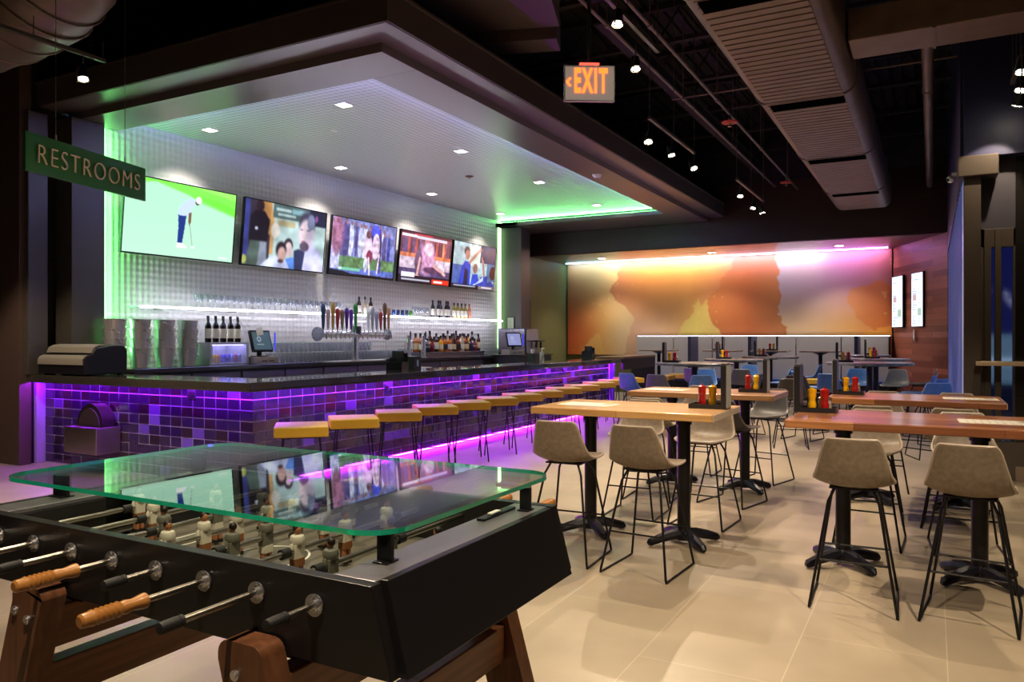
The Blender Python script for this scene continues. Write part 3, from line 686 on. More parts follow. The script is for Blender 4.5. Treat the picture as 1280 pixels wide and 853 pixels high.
# ------------------------------------------------------------------ bar stools (low square yellow cushions on wire legs)
M_YEL = mat('mustard_vinyl', 'c9a232', .45, bump=(220, .15, .001))
def make_stool():
    t = thing('bar_stool', 'x', 'bar stool')
    MB().box(-.24, .24, -.24, .24, .655, .75).build('seat', M_YEL, t, bevel=.012, seg=3)
    MB().box(-.2, .2, -.2, .2, .643, .655).build('seat_plate', M_BLACKMET, t, smooth=False)
    for sx in (-1, 1):
        for sy in (-1, 1):
            MB().tube([(sx*.16, sy*.16, .65), (sx*.215, sy*.215, .02), (sx*.215, sy*.215, 0)], .0085).build('leg', M_BLACKMET, t)
    q = .192
    MB().tube([(-q, -q, .28), (q, -q, .28), (q, q, .28), (-q, q, .28)], .007, closed=True).build('foot_ring', M_BLACKMET, t)
    return t
st0 = make_stool()
spos = [(-5.14,5.35),(-5.17,6.11),(-5.17,6.86),(-5.2,7.62),(-5.18,8.34),(-5.17,9.07),(-5.19,9.83),(-5.22,10.60),(-5.25,11.38),(-5.28,12.18),(-5.33,13.08),(-5.38,13.96),(-5.42,14.88)]
for i, (x, y) in enumerate(spos):
    lb = 'mustard yellow square bar stool, %s of the bar row counting from the foosball table' % ORD[i]
    r_ = math.radians(43+2*math.sin(i*2.3))
    if i == 0: st0.location = (x, y, 0); st0.rotation_euler = (0, 0, r_); st0['label'] = lb; st0['group'] = 'yellow stools along the bar'
    else: dup(st0, (x, y, 0), r_, lb, 'yellow stools along the bar')
far_st = [(-5.15, 16.2, 'mustard yellow square stool at the near end of the bar end table'), (-4.95, 17.0, 'mustard yellow square stool at the far end of the bar end table'),
          (-1.95, 16.15, 'mustard yellow square stool standing before the light booth panels in the aisle')]
for x, y, lb in far_st: dup(st0, (x, y, .0), math.radians(0), lb, 'yellow stools beyond the bar')

# ------------------------------------------------------------------ shell chairs
def shell_mesh(nu=12, nv=16):
    # side profile: (y, z, half width, side curl)
    prof = [(.235, .703, .150, .0), (.225, .709, .175, .006), (.16, .702, .200, .016), (.05, .690, .213, .026), (-.06, .684, .216, .034), (-.14, .692, .214, .042),
            (-.190, .716, .208, .046), (-.220, .76, .197, .042), (-.238, .82, .182, .034), (-.252, .88, .167, .026), (-.264, .935, .153, .018), (-.271, .968, .142, .012), (-.273, .980, .128, .008)]
    P = np.array(prof); t = np.linspace(0, len(P)-1, nv*2+1)
    prof = np.stack([np.interp(t, range(len(P)), P[:, k]) for k in range(4)], 1)
    for _ in range(2): prof[1:-1] = (prof[:-2]+2*prof[1:-1]+prof[2:])/4
    vs = []; n = len(prof)
    for i in range(n):
        y, z, hw, cu = prof[i]
        j0, j1 = max(i-1, 0), min(i+1, n-1)
        d = Vector((0, prof[j1][0]-prof[j0][0], prof[j1][1]-prof[j0][1])).normalized()
        nrm = Vector((0, d.z, -d.y))       # inwards: up on the seat, forward on the back
        if nrm.z < 0 and i < n/2: nrm = -nrm
        if i >= n/2 and nrm.y < 0: nrm = -nrm
        for k in range(nu+1):
            u = -1+2*k/nu; c = cu*(abs(u)**2.6)
            vs.append(Vector((hw*u, y, z))+nrm*c)
    fs = []
    for i in range(n-1):
        for k in range(nu): a = i*(nu+1)+k; fs.append((a, a+1, a+nu+2, a+nu+1))
    return vs, fs
def make_chair(m_shell, m_inner=None):
    t = thing('shell_chair', 'x', 'chair')
    vs, fs = shell_mesh(); b = MB(); b.add(vs, fs)
    o = b.build('seat_shell', m_shell, t, angle=80)
    s = o.modifiers.new('Solidify', 'SOLIDIFY'); s.thickness = .016; s.offset = 0
    o.modifiers.new('Subsurf', 'SUBSURF').levels = 1; o.modifiers['Subsurf'].render_levels = 1
    nu, n = 12, len(vs)//13
    rim = [vs[i*13] for i in range(n)]+[vs[(n-1)*13+k] for k in range(1, 12)]+[vs[i*13+12] for i in range(n-1, -1, -1)]+[vs[12-k] for k in range(1, 12)]
    MB().tube(rim[::2], .0085, n=6, closed=True).build('edge_seam', mat('seam_'+m_shell.name, {'taupe_leather': '96897a', 'blue_leather': '6f92c8', 'slate_leather': '7c838a', 'charcoal_shade_leather': '5a5452'}[m_shell.name], .4), t)
    MB().box(-.13, .13, -.13, .12, .672, .682).build('under_plate', M_BLACKMET, t, smooth=False)
    for sx in (-1, 1):
        MB().tube([(sx*.10, .11, .675), (sx*.135, .14, .6), (sx*.225, .245, .03), (sx*.228, .245, .009), (sx*.228, .22, .007), (sx*.228, -.235, .007), (sx*.228, -.262, .009), (sx*.225, -.262, .03), (sx*.135, -.13, .6), (sx*.10, -.10, .675)], .0082, n=8).build('side_leg_frame', M_BLACKMET, t)
    z = .27; f = (.675-z)/.675
    MB().tube([(-.185, .196, z), (.185, .196, z)], .0065).build('foot_rail', M_BLACKMET, t)
    MB().tube([(-.185, -.2, z), (.185, -.2, z)], .0065).build('rear_rail', M_BLACKMET, t)
    return t
M_TAUPE = mat('taupe_leather', '665a4d', .48, noise=(38, .22, '7b6d5e'), bump=(260, .25, .0012))
M_BLUEL = mat('blue_leather', '34609f', .42, noise=(30, .25, '4a78b4'), bump=(260, .2, .001))
M_SLATE = mat('slate_leather', '4a5058', .45, noise=(30, .25, '5c626a'), bump=(260, .2, .001))
M_CHARL = mat('charcoal_shade_leather', '2f2b2c', .5, noise=(30, .25, '3a3536'))  # also darkens one taupe chair for the shade it stands in
protos = {}
def chair(x, y, deg, label, kind='taupe', group=None):
    m = dict(taupe=M_TAUPE, blue=M_BLUEL, slate=M_SLATE, charcoal=M_CHARL)[kind]
    if kind not in protos:
        c = make_chair(m); protos[kind] = c; c.location = (x, y, 0); c.rotation_euler = (0, 0, math.radians(deg)); c['label'] = label
        if group: c['group'] = group
        return c
    return dup(protos[kind], (x, y, 0), math.radians(deg), label, group)

# ------------------------------------------------------------------ tall rectangular tables
M_OAK = planks('pale_oak_top', 'c09862', 'aa804e', axis=0, width=.062, length=.7, rough=.3, coat=.35, grain=.22)
M_OAK2 = planks('mid_oak_top', '9a7350', '83603f', axis=0, width=.062, length=.7, rough=.3, coat=.35, grain=.25)
M_RED = planks('reddish_walnut_top', 'a9744a', '744630', axis=0, width=.062, length=.8, rough=.28, coat=.25, grain=.3)
M_ENDGRAIN = mat('pale_end_grain', 'b9ab98', .5, noise=(80, .2, '998a76'))
M_POST = mat('table_post', '1d1b1e', .3, .5)
def spider(b, x, y, r=.30, rot=45):
    for k in range(4):
        t = math.radians(rot+90*k); c, s_ = math.cos(t), math.sin(t)
        pts = [(x+c*.03, y+s_*.03, .075), (x+c*.1, y+s_*.1, .072), (x+c*.2, y+s_*.2, .052), (x+c*r*.93, y+s_*r*.93, .03), (x+c*r, y+s_*r, .018)]
        b.tube(pts, [.042, .04, .035, .030, .014], n=8)
    b.lathe([(.055, .03), (.06, .09), (.05, .11)], (x, y, 0), n=16)
def make_table(mtop, x, y, L, W, z, posts, label, end=M_ENDGRAIN, group='tall rectangular tables'):
    t = thing('high_table', label, 'table', (x, y, 0), 0, group)
    MB().box(-L/2, L/2, -W/2, W/2, z-.052, z).build('table_top', mtop, t, smooth=False, bevel=.006, seg=3)
    MB().box(L/2, L/2+.004, -W/2+.006, W/2-.006, z-.048, z-.004).build('end_strip', end, t, smooth=False)
    for px in posts:
        p = MB(); p.cyl((px, 0, .1), (px, 0, z-.075), .049, n=20).box(px-.16, px+.16, -.16, .16, z-.066, z-.052).cyl((px, 0, z-.12), (px, 0, z-.066), .06, n=20)
        p.build('post', M_POST, t, bevel=0)
        s_ = MB(); spider(s_, px, 0); s_.build('base_foot', mat('cast_base', '1b1b24', .35, .4), t)
    return t
make_table(M_OAK, -2.03, 5.74, 1.41, .86, 1.02, (-.38, .38), 'tall pale oak table with ketchup and mustard, closest to the foosball table')
make_table(M_RED, -.137, 5.72, 1.42, .92, 1.02, (-.40, .40), 'tall reddish walnut table with a menu, cut by the edge of the photo')
make_table(M_OAK2, -2.06, 8.05, 1.46, .86, 1.0, (-.38, .38), 'tall mid-brown oak table standing behind the pale oak one', end=mat('pink_end', '8a6a60', .5))
make_table(M_RED, -.16, 8.10, 1.42, .92, 1.0, (-.38, .38), 'tall reddish walnut table in the second row with condiments at its end')
GT = 'taupe chairs at the tall tables'
chair(-2.27, 5.02, 3, 'taupe shell chair backing us closest to the foosball table glass', group=GT)
chair(-1.68, 5.0, -4, 'taupe shell chair backing us under the ketchup end of the pale oak table', group=GT)
chair(-2.30, 6.50, 182, 'taupe shell chair facing us across the pale oak table, on the bar side', group=GT)
chair(-1.68, 6.45, 176, 'taupe shell chair facing us at the condiment end of the pale oak table', group=GT)
chair(-.405, 4.98, 2, 'taupe shell chair backing us under the condiment end of the nearer walnut table', group=GT)
chair(.19, 5.0, -6, 'taupe shell chair backing us under the menu end of the nearer walnut table', group=GT)
chair(-.42, 6.45, 178, 'taupe shell chair facing us at the nearer walnut table, beside the aisle', group=GT)
chair(.22, 6.5, 185, 'taupe shell chair facing us at the nearer walnut table, by the windows', group=GT)
chair(-2.40, 7.28, 4, 'taupe shell chair backing us at the mid-brown table, bar side', group=GT)
chair(-1.66, 7.40, -14, 'taupe shell chair coloured dark for shade, turned sideways behind the pale oak table', 'charcoal', GT)
chair(-2.40, 8.85, 180, 'taupe shell chair facing us across the mid-brown table, bar side', group=GT)
chair(-1.62, 8.70, 165, 'charcoal shell chair facing us at the end of the mid-brown table', 'charcoal', GT)
chair(-.45, 7.36, 2, 'taupe shell chair backing us at the second walnut table, aisle side', group=GT)
chair(.16, 7.36, -3, 'taupe shell chair backing us at the second walnut table, window side', group=GT)
chair(-.45, 8.82, 183, 'taupe shell chair facing us at the second walnut table, aisle side', group=GT)
chair(.20, 8.85, 176, 'taupe shell chair facing us at the second walnut table, window side', group=GT)

# ------------------------------------------------------------------ round tables and the chairs round them
M_ROUND = mat('pewter_table_top', '8b8c8e', .3, .5, noise=(9, .25, '4e4f52'))
def round_table(x, y, r, z, label):
    t = thing('round_table', label, 'table', (x, y, 0), 0, 'round pewter tables')
    MB().lathe([(r-.015, z-.045), (r, z-.035), (r, z-.006), (r-.01, z)], n=48).build('table_top', M_ROUND, t)
    MB().cyl((0,0,.1), (0,0,z-.06), .05, n=20).cyl((0,0,z-.07), (0,0,z-.045), .16, n=20).build('post', M_POST, t)
    s_ = MB(); spider(s_, 0, 0, .4); s_.build('base_foot', MATS['cast_base'], t)
    return t
RT = [(-3.50, 12.8, .64, 1.14, 'round pewter table with condiments nearest to the end of the bar stools'), (-3.40, 15.5, .62, 1.14, 'round pewter table in the middle of the row beside the bar end table'),
      (-3.15, 17.7, .60, 1.15, 'round pewter table closest to the mural on the bar side'), (-.93, 14.3, .68, 1.14, 'round pewter table on the timber wall side, first of its row'),
      (-.98, 16.8, .62, 1.15, 'round pewter table on the timber wall side, second of its row'), (-1.35, 18.9, .55, 1.18, 'round pewter table at the foot of the timber wall by the booth')]
for a in RT: round_table(*a)
GR = 'chairs at the round tables'
CH = [(-4.25, 12.05, -20, 'blue', 'blue shell chair close to the last yellow bar stools'), (-3.75, 11.85, -4, 'slate', 'slate grey shell chair before the first round table, bar side'),
      (-3.15, 11.95, 14, 'blue', 'blue shell chair before the first round table, aisle side'), (-2.65, 12.6, 80, 'slate', 'slate grey shell chair at the aisle side of the first round table'),
      (-3.6, 13.75, 182, 'blue', 'blue shell chair facing us across the first round table'), (-3.9, 14.6, -25, 'slate', 'slate grey shell chair before the middle round table, bar side'),
      (-3.1, 14.55, 10, 'slate', 'slate grey shell chair before the middle round table, aisle side'), (-2.5, 15.2, 70, 'blue', 'pale blue shell chair at the aisle side of the middle round table'),
      (-3.4, 16.5, 180, 'blue', 'blue shell chair facing us across the middle round table'), (-2.35, 17.6, 85, 'blue', 'blue shell chair at the aisle side of the round table closest to the mural'),
      (-1.78, 11.55, 12, 'charcoal', 'charcoal shell chair standing alone in the aisle past the mid-brown table'), (-1.75, 12.55, -15, 'charcoal', 'charcoal shell chair in the aisle beside the dark caddy'),
      (-1.85, 14.0, -70, 'blue', 'blue shell chair on the aisle side of the first timber wall round table'), (-1.38, 13.35, -20, 'blue', 'blue shell chair with its back to us behind the second walnut table'),
      (-.02, 11.35, 20, 'blue', 'blue shell chair nearest of the three by the partition'), (-.10, 12.35, 58, 'blue', 'blue shell chair in the middle of the three by the partition'),
      (-.22, 13.35, 78, 'blue', 'blue shell chair last of the three by the partition'), (-1.2, 15.35, 185, 'blue', 'blue shell chair facing us across the first timber wall round table'),
      (-.6, 15.35, 170, 'slate', 'slate grey shell chair facing us across the first timber wall round table'), (-.2, 16.0, 90, 'charcoal', 'charcoal shell chair at the foot of the timber wall')]
for x, y, d, k, lb in CH: chair(x, y, d, lb, k, GR)

# ------------------------------------------------------------------ booth along the mural wall
M_UPH = mat('pale_booth_fabric', 'c2bab2', .6, bump=(120, .2, .002))
bx = [-7.25, -5.75, -4.28, -2.8]
bt = thing('booth_bench', 'pale upholstered booth bench with tall panelled back below the mural', 'bench', (-7.28, 20.2, 0))
for k in range(6):
    x0 = k*1.06+.01; MB().box(x0, x0+1.04, .42, .6, .5, 1.6).build('back_panel', M_UPH, bt, bevel=.012, smooth=False)
MB().box(0, 6.38, .6, .72, 0, 1.63).box(0, 6.38, 0, .6, .02, .42).build('bench_body', mat('booth_frame', '2a2226', .5), bt, smooth=False)
MB().box(0.01, 6.37, -.02, .42, .42, .52).build('seat_pad', mat('booth_seat_vinyl', '3b4f8c', .5), bt, bevel=.02)
MB().box(.0, 6.38, .55, .575, 1.602, 1.615).build('lit_edge', emis('booth_led', 'e8e0ff', 5), bt, smooth=False)
for i, (x, lb) in enumerate([(-6.25, 'small booth table nearest to the bar end under the mural'), (-4.6, 'small booth table second along the mural bench'), (-3.45, 'small booth table third along the mural bench'), (-2.32, 'small booth table standing clear in the aisle view under the mural')]):
    t = thing('booth_table', lb, 'table', (x, 19.45, 0), 0, 'booth tables')
    MB().box(-.42, .42, -.36, .36, 1.215, 1.25).build('table_top', mat('booth_top', '9a8470', .4), t, smooth=False, bevel=.005)
    MB().cyl((0,0,.03), (0,0,1.16), .045, n=16).lathe([(.05, 1.15), (.2, 1.215)], n=16).build('post', M_POST, t)
    MB().lathe([(.3, 0), (.3, .015), (.06, .04)], n=24).build('base_foot', M_POST, t)
# tall dark dividers standing behind the round tables
for i, (x, y, lb) in enumerate([(-5.45, 19.75, 'tall slim booth divider nearest to the bar end'), (-3.95, 19.75, 'tall slim booth divider in the middle of the mural bench'), (-1.55, 19.75, 'tall grey booth divider by the timber wall')]):
    t = thing('booth_divider', lb, 'partition', (x, y, 0), 0, 'booth dividers')
    MB().box(-.04, .04, -.3, .42, 0, 1.6).build('divider_panel', mat('divider_panel', '3c4058', .5), t, smooth=False, bevel=.004)
    MB().box(-.05, .05, -.31, .43, 0, .1).build('plinth', M_BLACK, t, smooth=False)

# ------------------------------------------------------------------ condiments
M_KET = mat('ketchup_red', '9c1414', .28, coat=.3); M_MUS = mat('mustard_yellow', 'e0a80c', .3, coat=.3)
def bottle_prof(): return [(.026, 0), (.029, .006), (.029, .05), (.024, .062), (.024, .085), (.029, .097), (.029, .118), (.027, .128), (.031, .133), (.031, .15), (.02, .156)]
def make_sauce(m, name, cat):
    t = thing(name, 'x', cat)
    MB().lathe(bottle_prof()[:8], n=18).build('bottle_body', m, t)
    MB().lathe([(.030, .128), (.031, .133), (.031, .15), (.02, .156), (.008, .158), (.007, .17)], n=18).build('cap', m, t)
    return t
ket = None; mus = None
M_CADW = mat('caddy_black', '25242a', .35); M_CADG = mat('caddy_grey_face', '9a9a94', .5)
def make_caddy():
    t = thing('condiment_caddy', 'x', 'caddy')
    b = MB(); b.box(0, .24, -.09, .09, 0, .012).box(0, .24, -.09, -.083, .012, .035).box(0, .24, .083, .09, .012, .035).box(.233, .24, -.083, .083, .012, .035)
    b.build('tray', M_CADW, t, smooth=False)
    MB().box(-.04, 0, -.09, .09, 0, .33).build('menu_holder', M_CADW, t, smooth=False, bevel=.003)
    MB().box(-.044, -.04, -.085, .085, .01, .325).build('holder_face', M_CADG, t, smooth=False)
    MB().box(-.036, -.004, -.08, .08, .33, .342).build('menu_cards', mat('menu_card_dark', '4a4644', .5), t, smooth=False)
    return t
def make_shaker():
    t = thing('shaker', 'x', 'shaker')
    MB().lathe([(.018, 0), (.02, .01), (.016, .07)], n=12).build('glass_body', mat('shaker_glass', 'd8d4c8', .1, trans=.6), t)
    MB().lathe([(.018, .07), (.018, .085), (.008, .095)], n=12).build('cap', M_STEEL, t)
    return t
cad0 = sh0 = None
def caddy(x, y, z, deg, where, full=True, flip=False):
    """dark caddy with menu holder; ketchup, mustard and shakers stand in its tray"""
    global cad0, ket, mus, sh0
    r_ = math.radians(deg)
    def at(u, v, w): return (x+u*math.cos(r_)-v*math.sin(r_), y+u*math.sin(r_)+v*math.cos(r_), z+w)
    lb = 'dark condiment caddy with upright menu holder on the '+where
    if cad0 is None: cad0 = make_caddy(); cad0.location = (x, y, z); cad0.rotation_euler = (0, 0, r_); cad0['label'] = lb; cad0['group'] = 'condiment caddies'
    else: dup(cad0, (x, y, z), r_, lb, 'condiment caddies')
    for kind, u, v in (('k', .165, -.035), ('m', .085, -.035)) if not flip else (('m', .075, -.035), ('k', .16, -.035)):
        lb = ('red ketchup' if kind == 'k' else 'yellow mustard')+' squeeze bottle in the caddy on the '+where
        if kind == 'k':
            if ket is None: ket = make_sauce(M_KET, 'ketchup_bottle', 'bottle'); ket.location = at(u, v, .012); ket['label'] = lb; ket['group'] = 'ketchup bottles'
            else: dup(ket, at(u, v, .012), 0, lb, 'ketchup bottles')
        else:
            if mus is None: mus = make_sauce(M_MUS, 'mustard_bottle', 'bottle'); mus.location = at(u, v, .012); mus['label'] = lb; mus['group'] = 'mustard bottles'
            else: dup(mus, at(u, v, .012), 0, lb, 'mustard bottles')
    if full:
        for u, nm in ((.07, 'salt'), (.125, 'pepper'), (.18, 'spice')):
            lb = nm+' shaker in the caddy on the '+where
            if sh0 is None: sh0 = make_shaker(); sh0.location = at(u, .045, .012); sh0['label'] = lb; sh0['group'] = 'shakers'
            else: dup(sh0, at(u, .045, .012), 0, lb, 'shakers')
caddy(-1.385, 5.86, 1.02, 180+2, 'pale oak table', full=False)
caddy(-.835, 5.93, 1.02, 0, 'nearer walnut table', flip=True)
caddy(-1.50, 8.10, 1.0, 182, 'mid-brown oak table', full=False)
caddy(-.82, 8.22, 1.0, 0, 'second walnut table', flip=True)
caddy(-3.98, 12.75, 1.14, 5, 'first round table by the bar stools', flip=True)
caddy(-3.75, 15.5, 1.14, 5, 'middle round table', flip=True)
caddy(-3.45, 17.7, 1.15, 5, 'round table closest to the mural', flip=True)
caddy(-1.42, 14.3, 1.14, 5, 'first timber wall round table', flip=True)
caddy(-1.15, 16.8, 1.15, 5, 'second timber wall round table', flip=True)
caddy(-4.6, 19.4, 1.25, 180, 'second booth table', full=False)
caddy(-3.3, 19.4, 1.25, 180, 'third booth table', full=False)
caddy(-1.3, 18.9, 1.18, 5, 'round table by the booth corner', flip=True)
# menus lying on tables
def menu(x, y, z, deg, lb, w=.28, h=.43):
    t = thing('menu', lb, 'menu', (x, y, z), math.radians(deg), 'menus lying on the tables')
    MB().box(-w/2, w/2, -h/2, h/2, 0, .002).build('menu_sheet', M_PAPER, t, smooth=False)
    b = MB(); rr = random.Random(int(x*100))
    for k in range(9):
        yy = h/2-.05-k*.04; b.box(-w/2+.02, -w/2+.02+rr.uniform(.06, .11), yy, yy+.004, .002, .0026); b.box(.01, .01+rr.uniform(.05, .11), yy, yy+.004, .002, .0026)
    b.build('printed_lines', mat('menu_ink', '8a8580', .7), t, smooth=False)
    MB().box(.0, .11, -h/2+.03, -h/2+.11, .002, .0028).build('printed_photo', mat('menu_photo', '6d6459', .6, noise=(40, .2, 'a99c8a')), t, smooth=False)
menu(-2.42, 5.72, 1.02, 88, 'open white menu on the pale oak table, away from the condiments')
menu(.37, 5.72, 1.02, 92, 'long white menu on the nearer walnut table', .26, .45)
menu(-2.50, 8.05, 1.0, 88, 'white menu on the mid-brown oak table')
menu(.3, 8.12, 1.0, 91, 'white menu on the second walnut table')
# rail shelf by the window
t = thing('drink_rail', 'narrow pale drink rail by the window', 'shelf', (.41, 9.5, 0))
MB().box(0, 2.4, 0, .42, 1.26, 1.3).build('rail_top', mat('rail_wood', 'b09a7c', .35), t, smooth=False, bevel=.004)
MB().box(.9, .95, .37, .43, .0, 1.26).box(2.2, 2.25, .37, .43, .0, 1.26).build('rail_support', M_BLACKMET, t, smooth=False)
# menu screens on the timber wall
a0, d0 = Vector((-.87, 21.05, 0)), (Vector((.27, 18.35, 0))-Vector((-.87, 21.05, 0))).normalized()
nn = Vector((d0.y, -d0.x, 0))   # points into the room (-x,-y)
for i, (p, q, lb) in enumerate([((-.81+.0, 20.86), .65, 'tall lit menu screen on the timber wall closest to the mural'), ((-.37, 19.90), .62, 'tall lit menu screen on the timber wall closest to the partition')]):
    n = nn if nn.y < 0 else -nn
    o3 = Vector((p[0], p[1], 1.80))+n*.06
    t = thing('menu_screen', lb, 'screen', o3, 0, 'menu screens on the timber wall')
    F = frame_M((0, 0, 0), d0, (0, 0, 1)); W, H = q, 1.24
    if (Vector((F[0][2], F[1][2], 0))).dot(n) < 0: pass
    MB().xf(F).box(0, W, 0, H, -.055, 0).build('housing', M_BEZEL, t, smooth=False, bevel=.004)
    c = Cv(60, 120, (.80, .85, .93)); rr = np.random.RandomState(i+3)
    c.rect(0, 0, 1, .1, (.72, .76, .86))
    for k in range(20):
        yy = .12+k*.043; c.rect(.08, yy, .1+.38*rr.rand()+.1, yy+.013, (.35, .42, .55)); c.rect(.56, yy, .62+.3*rr.rand(), yy+.013, (.45, .52, .66))
    c.rect(.12, .4, .45, .52, (.55, .48, .5)).rect(.55, .66, .9, .8, (.45, .55, .5))
    picture('screen', c.blur(1), attr_mat('menu_picture_%d' % i, 1.7), F @ Matrix.Translation((.02, .02, .002)), W-.04, H-.04, t)
t = thing('wall_control_panel', 'small steel switch plate on the timber wall below the menu screens', 'switch', (-.36, 19.77, 1.5))
MB().xf(frame_M((0,0,0), d0, (0,0,1))).box(0, .08, 0, .24, .0, .03).build('switch_plate', M_STEEL, t, smooth=False)
# ------------------------------------------------------------------ foosball table
FX, FY = -1.73, 1.66
fb = thing('foosball_table', 'black foosball table with a thick green-edged glass top on splayed wooden legs', 'foosball table', (FX, FY, 0))
M_FB = mat('foosball_black', '19181b', .34, spec=.6)
M_FBLEDGE = mat('foosball_ledge', '77767c', .3, .4)
M_WOODLEG = planks('leg_wood', '84563a', '724a32', axis=2, width=.3, length=3, rough=.42, coat=0, grain=.45)
M_WOODBEAM = planks('beam_wood', '945f3a', '80502f', axis=1, width=.3, length=3, rough=.45, coat=0, grain=.45)
M_HANDLE = mat('turned_beech', 'b07a3e', .35, coat=.4, noise=(14, .25, '9c6831'))
HL = .745
for sy, nm in ((-1, 'front'), (1, 'rear')):
    y0 = sy*.42
    b = MB()
    lo = [(-HL-.03, y0-.014-.002*sy, .866), (HL+.045, y0-.014, .866), (HL+.045, y0+.014, .866), (-HL-.03, y0+.014, .866)]
    hi = [(-HL, y0-.016, 1.05), (HL-.005, y0-.016, 1.05), (HL-.005, y0+.016, 1.05), (-HL, y0+.016, 1.05)]
    b.hexa(lo, hi); b.build('side_panel', M_FB, fb, smooth=False, bevel=.002)
for sx in (-1, 1):
    b = MB()
    lo = [(sx*(HL+.005)-.0, -.400, .862), (sx*(HL+.062), -.400, .862), (sx*(HL+.062), .400, .862), (sx*(HL+.005), .400, .862)]
    hi = [(sx*(HL-.02), -.388, 1.05), (sx*(HL+.0), -.388, 1.05), (sx*(HL+.0), .388, 1.05), (sx*(HL-.02), .388, 1.05)]
    b.hexa(lo, hi); b.build('end_panel', M_FB, fb, smooth=False, bevel=.0015)
    MB().box(min(sx*(HL-.13), sx*(HL-.021)), max(sx*(HL-.13), sx*(HL-.021)), -.402, .402, 1.035, 1.049).build('end_ledge', M_FBLEDGE, fb, smooth=False, bevel=.002)
    for ya, yb in ((-.402, -.11), (.11, .402)): MB().box(min(sx*(HL-.13), sx*(HL-.145)), max(sx*(HL-.13), sx*(HL-.145)), ya, yb, .9, 1.035).build('inner_end_wall', M_FB, fb, smooth=False)
    MB().tube([(sx*(HL-.137), -.11, .91), (sx*(HL-.137), -.11, .99), (sx*(HL-.137), .11, .99), (sx*(HL-.137), .11, .91)], .006).build('goal_frame', M_CHROME, fb)
    sc_ = MB().box(sx*(HL-.10)-.012, sx*(HL-.10)+.012, .15, .33, 1.049, 1.056).build('score_counter', M_BLACK, fb, smooth=False)
    MB().box(sx*(HL-.10)-.008, sx*(HL-.10)+.008, .2, .25, 1.056, 1.062).build('score_slider', M_WHITE, sc_, smooth=False, bevel=.002)
MB().box(-HL, HL, -.404, .404, .868, .9).build('playfield', mat('playfield_grey', '7b746a', .35, coat=.3, noise=(8, .3, '696258')), fb, smooth=False)
b = MB()
def fline(pts, w=.007):
    for p, q in zip(pts[:-1], pts[1:]): b.bar((p[0], p[1], .9012), (q[0], q[1], .9012), w, .0012)
fline([(-.6, -.4), (-.6, .4)]); fline([(.6, -.4), (.6, .4)]); fline([(0, -.4), (0, .4)])
fline([(.12*math.cos(t), .12*math.sin(t)) for t in np.linspace(0, 2*PI, 33)])
for sx in (-1, 1):
    fline([(sx*.6, -.2), (sx*.42, -.2), (sx*.42, .2), (sx*.6, .2)])
    fline([(sx*.42-sx*.09*math.sin(t), .09*math.cos(t)) for t in np.linspace(0, PI, 17)])
b.build('pitch_markings', mat('pitch_white', 'e2e0d8', .5), fb, smooth=False)
# glass top with rounded corners
def rounded(x0, x1, y0, y1, r, n=8):
    pts = []
    for cx, cy, a0 in ((x1-r, y1-r, 0), (x0+r, y1-r, PI/2), (x0+r, y0+r, PI), (x1-r, y0+r, 1.5*PI)):
        for k in range(n+1): t = a0+PI/2*k/n; pts.append((cx+r*math.cos(t), cy+r*math.sin(t)))
    return pts
gm = bpy.data.materials.new('green_edge_glass'); gm.use_nodes = True; nt = gm.node_tree; gb = nt.nodes['Principled BSDF']
gb.inputs['Base Color'].default_value = (1, 1, 1, 1); gb.inputs['Roughness'].default_value = 0; gb.inputs['Transmission Weight'].default_value = 1; gb.inputs['IOR'].default_value = 1.52
va = nt.nodes.new('ShaderNodeVolumeAbsorption'); va.inputs['Color'].default_value = (.02, .78, .50, 1); va.inputs['Density'].default_value = 7
nt.links.new(va.outputs[0], nt.nodes['Material Output'].inputs['Volume'])
GL = MB(); GL.prism(rounded(-.79, .70, -.345, .525, .10), 1.118, 1.130)
GL.mi = [0, 0]+[1]*(len(GL.f)-2)
gm = thin_glass('table_glass', 'f4fbf8', .05); ge = mat('glass_edge_green', '22d8a4', .12, trans=.25, coat=.8, spec=.8)
gl = GL.build('glass_top', [gm, ge], fb, smooth=False)
er = MB(); R0 = rounded(-.79, .70, -.345, .525, .10); n = len(R0)
# supports and the steel pads under the glass
for (x, y, w_) in ((.655, -.28, .04), (.69, .33, .034), (-.69, -.20, .07), (-.70, .33, .06), (-.08, .39, .03)):
    s_ = MB().box(x-w_/2, x+w_/2, y-.006, y+.006, 1.049 if abs(y) < .38 else 1.04, 1.1165).box(x-w_/2, x+w_/2, y-.022, y+.022, 1.049, 1.053).build('glass_support', M_BLACK, fb, smooth=False, bevel=.001)
    MB().cyl((x, y, 1.1165), (x, y, 1.1178), .018, n=20).build('suction_pad', M_CHROME, s_)
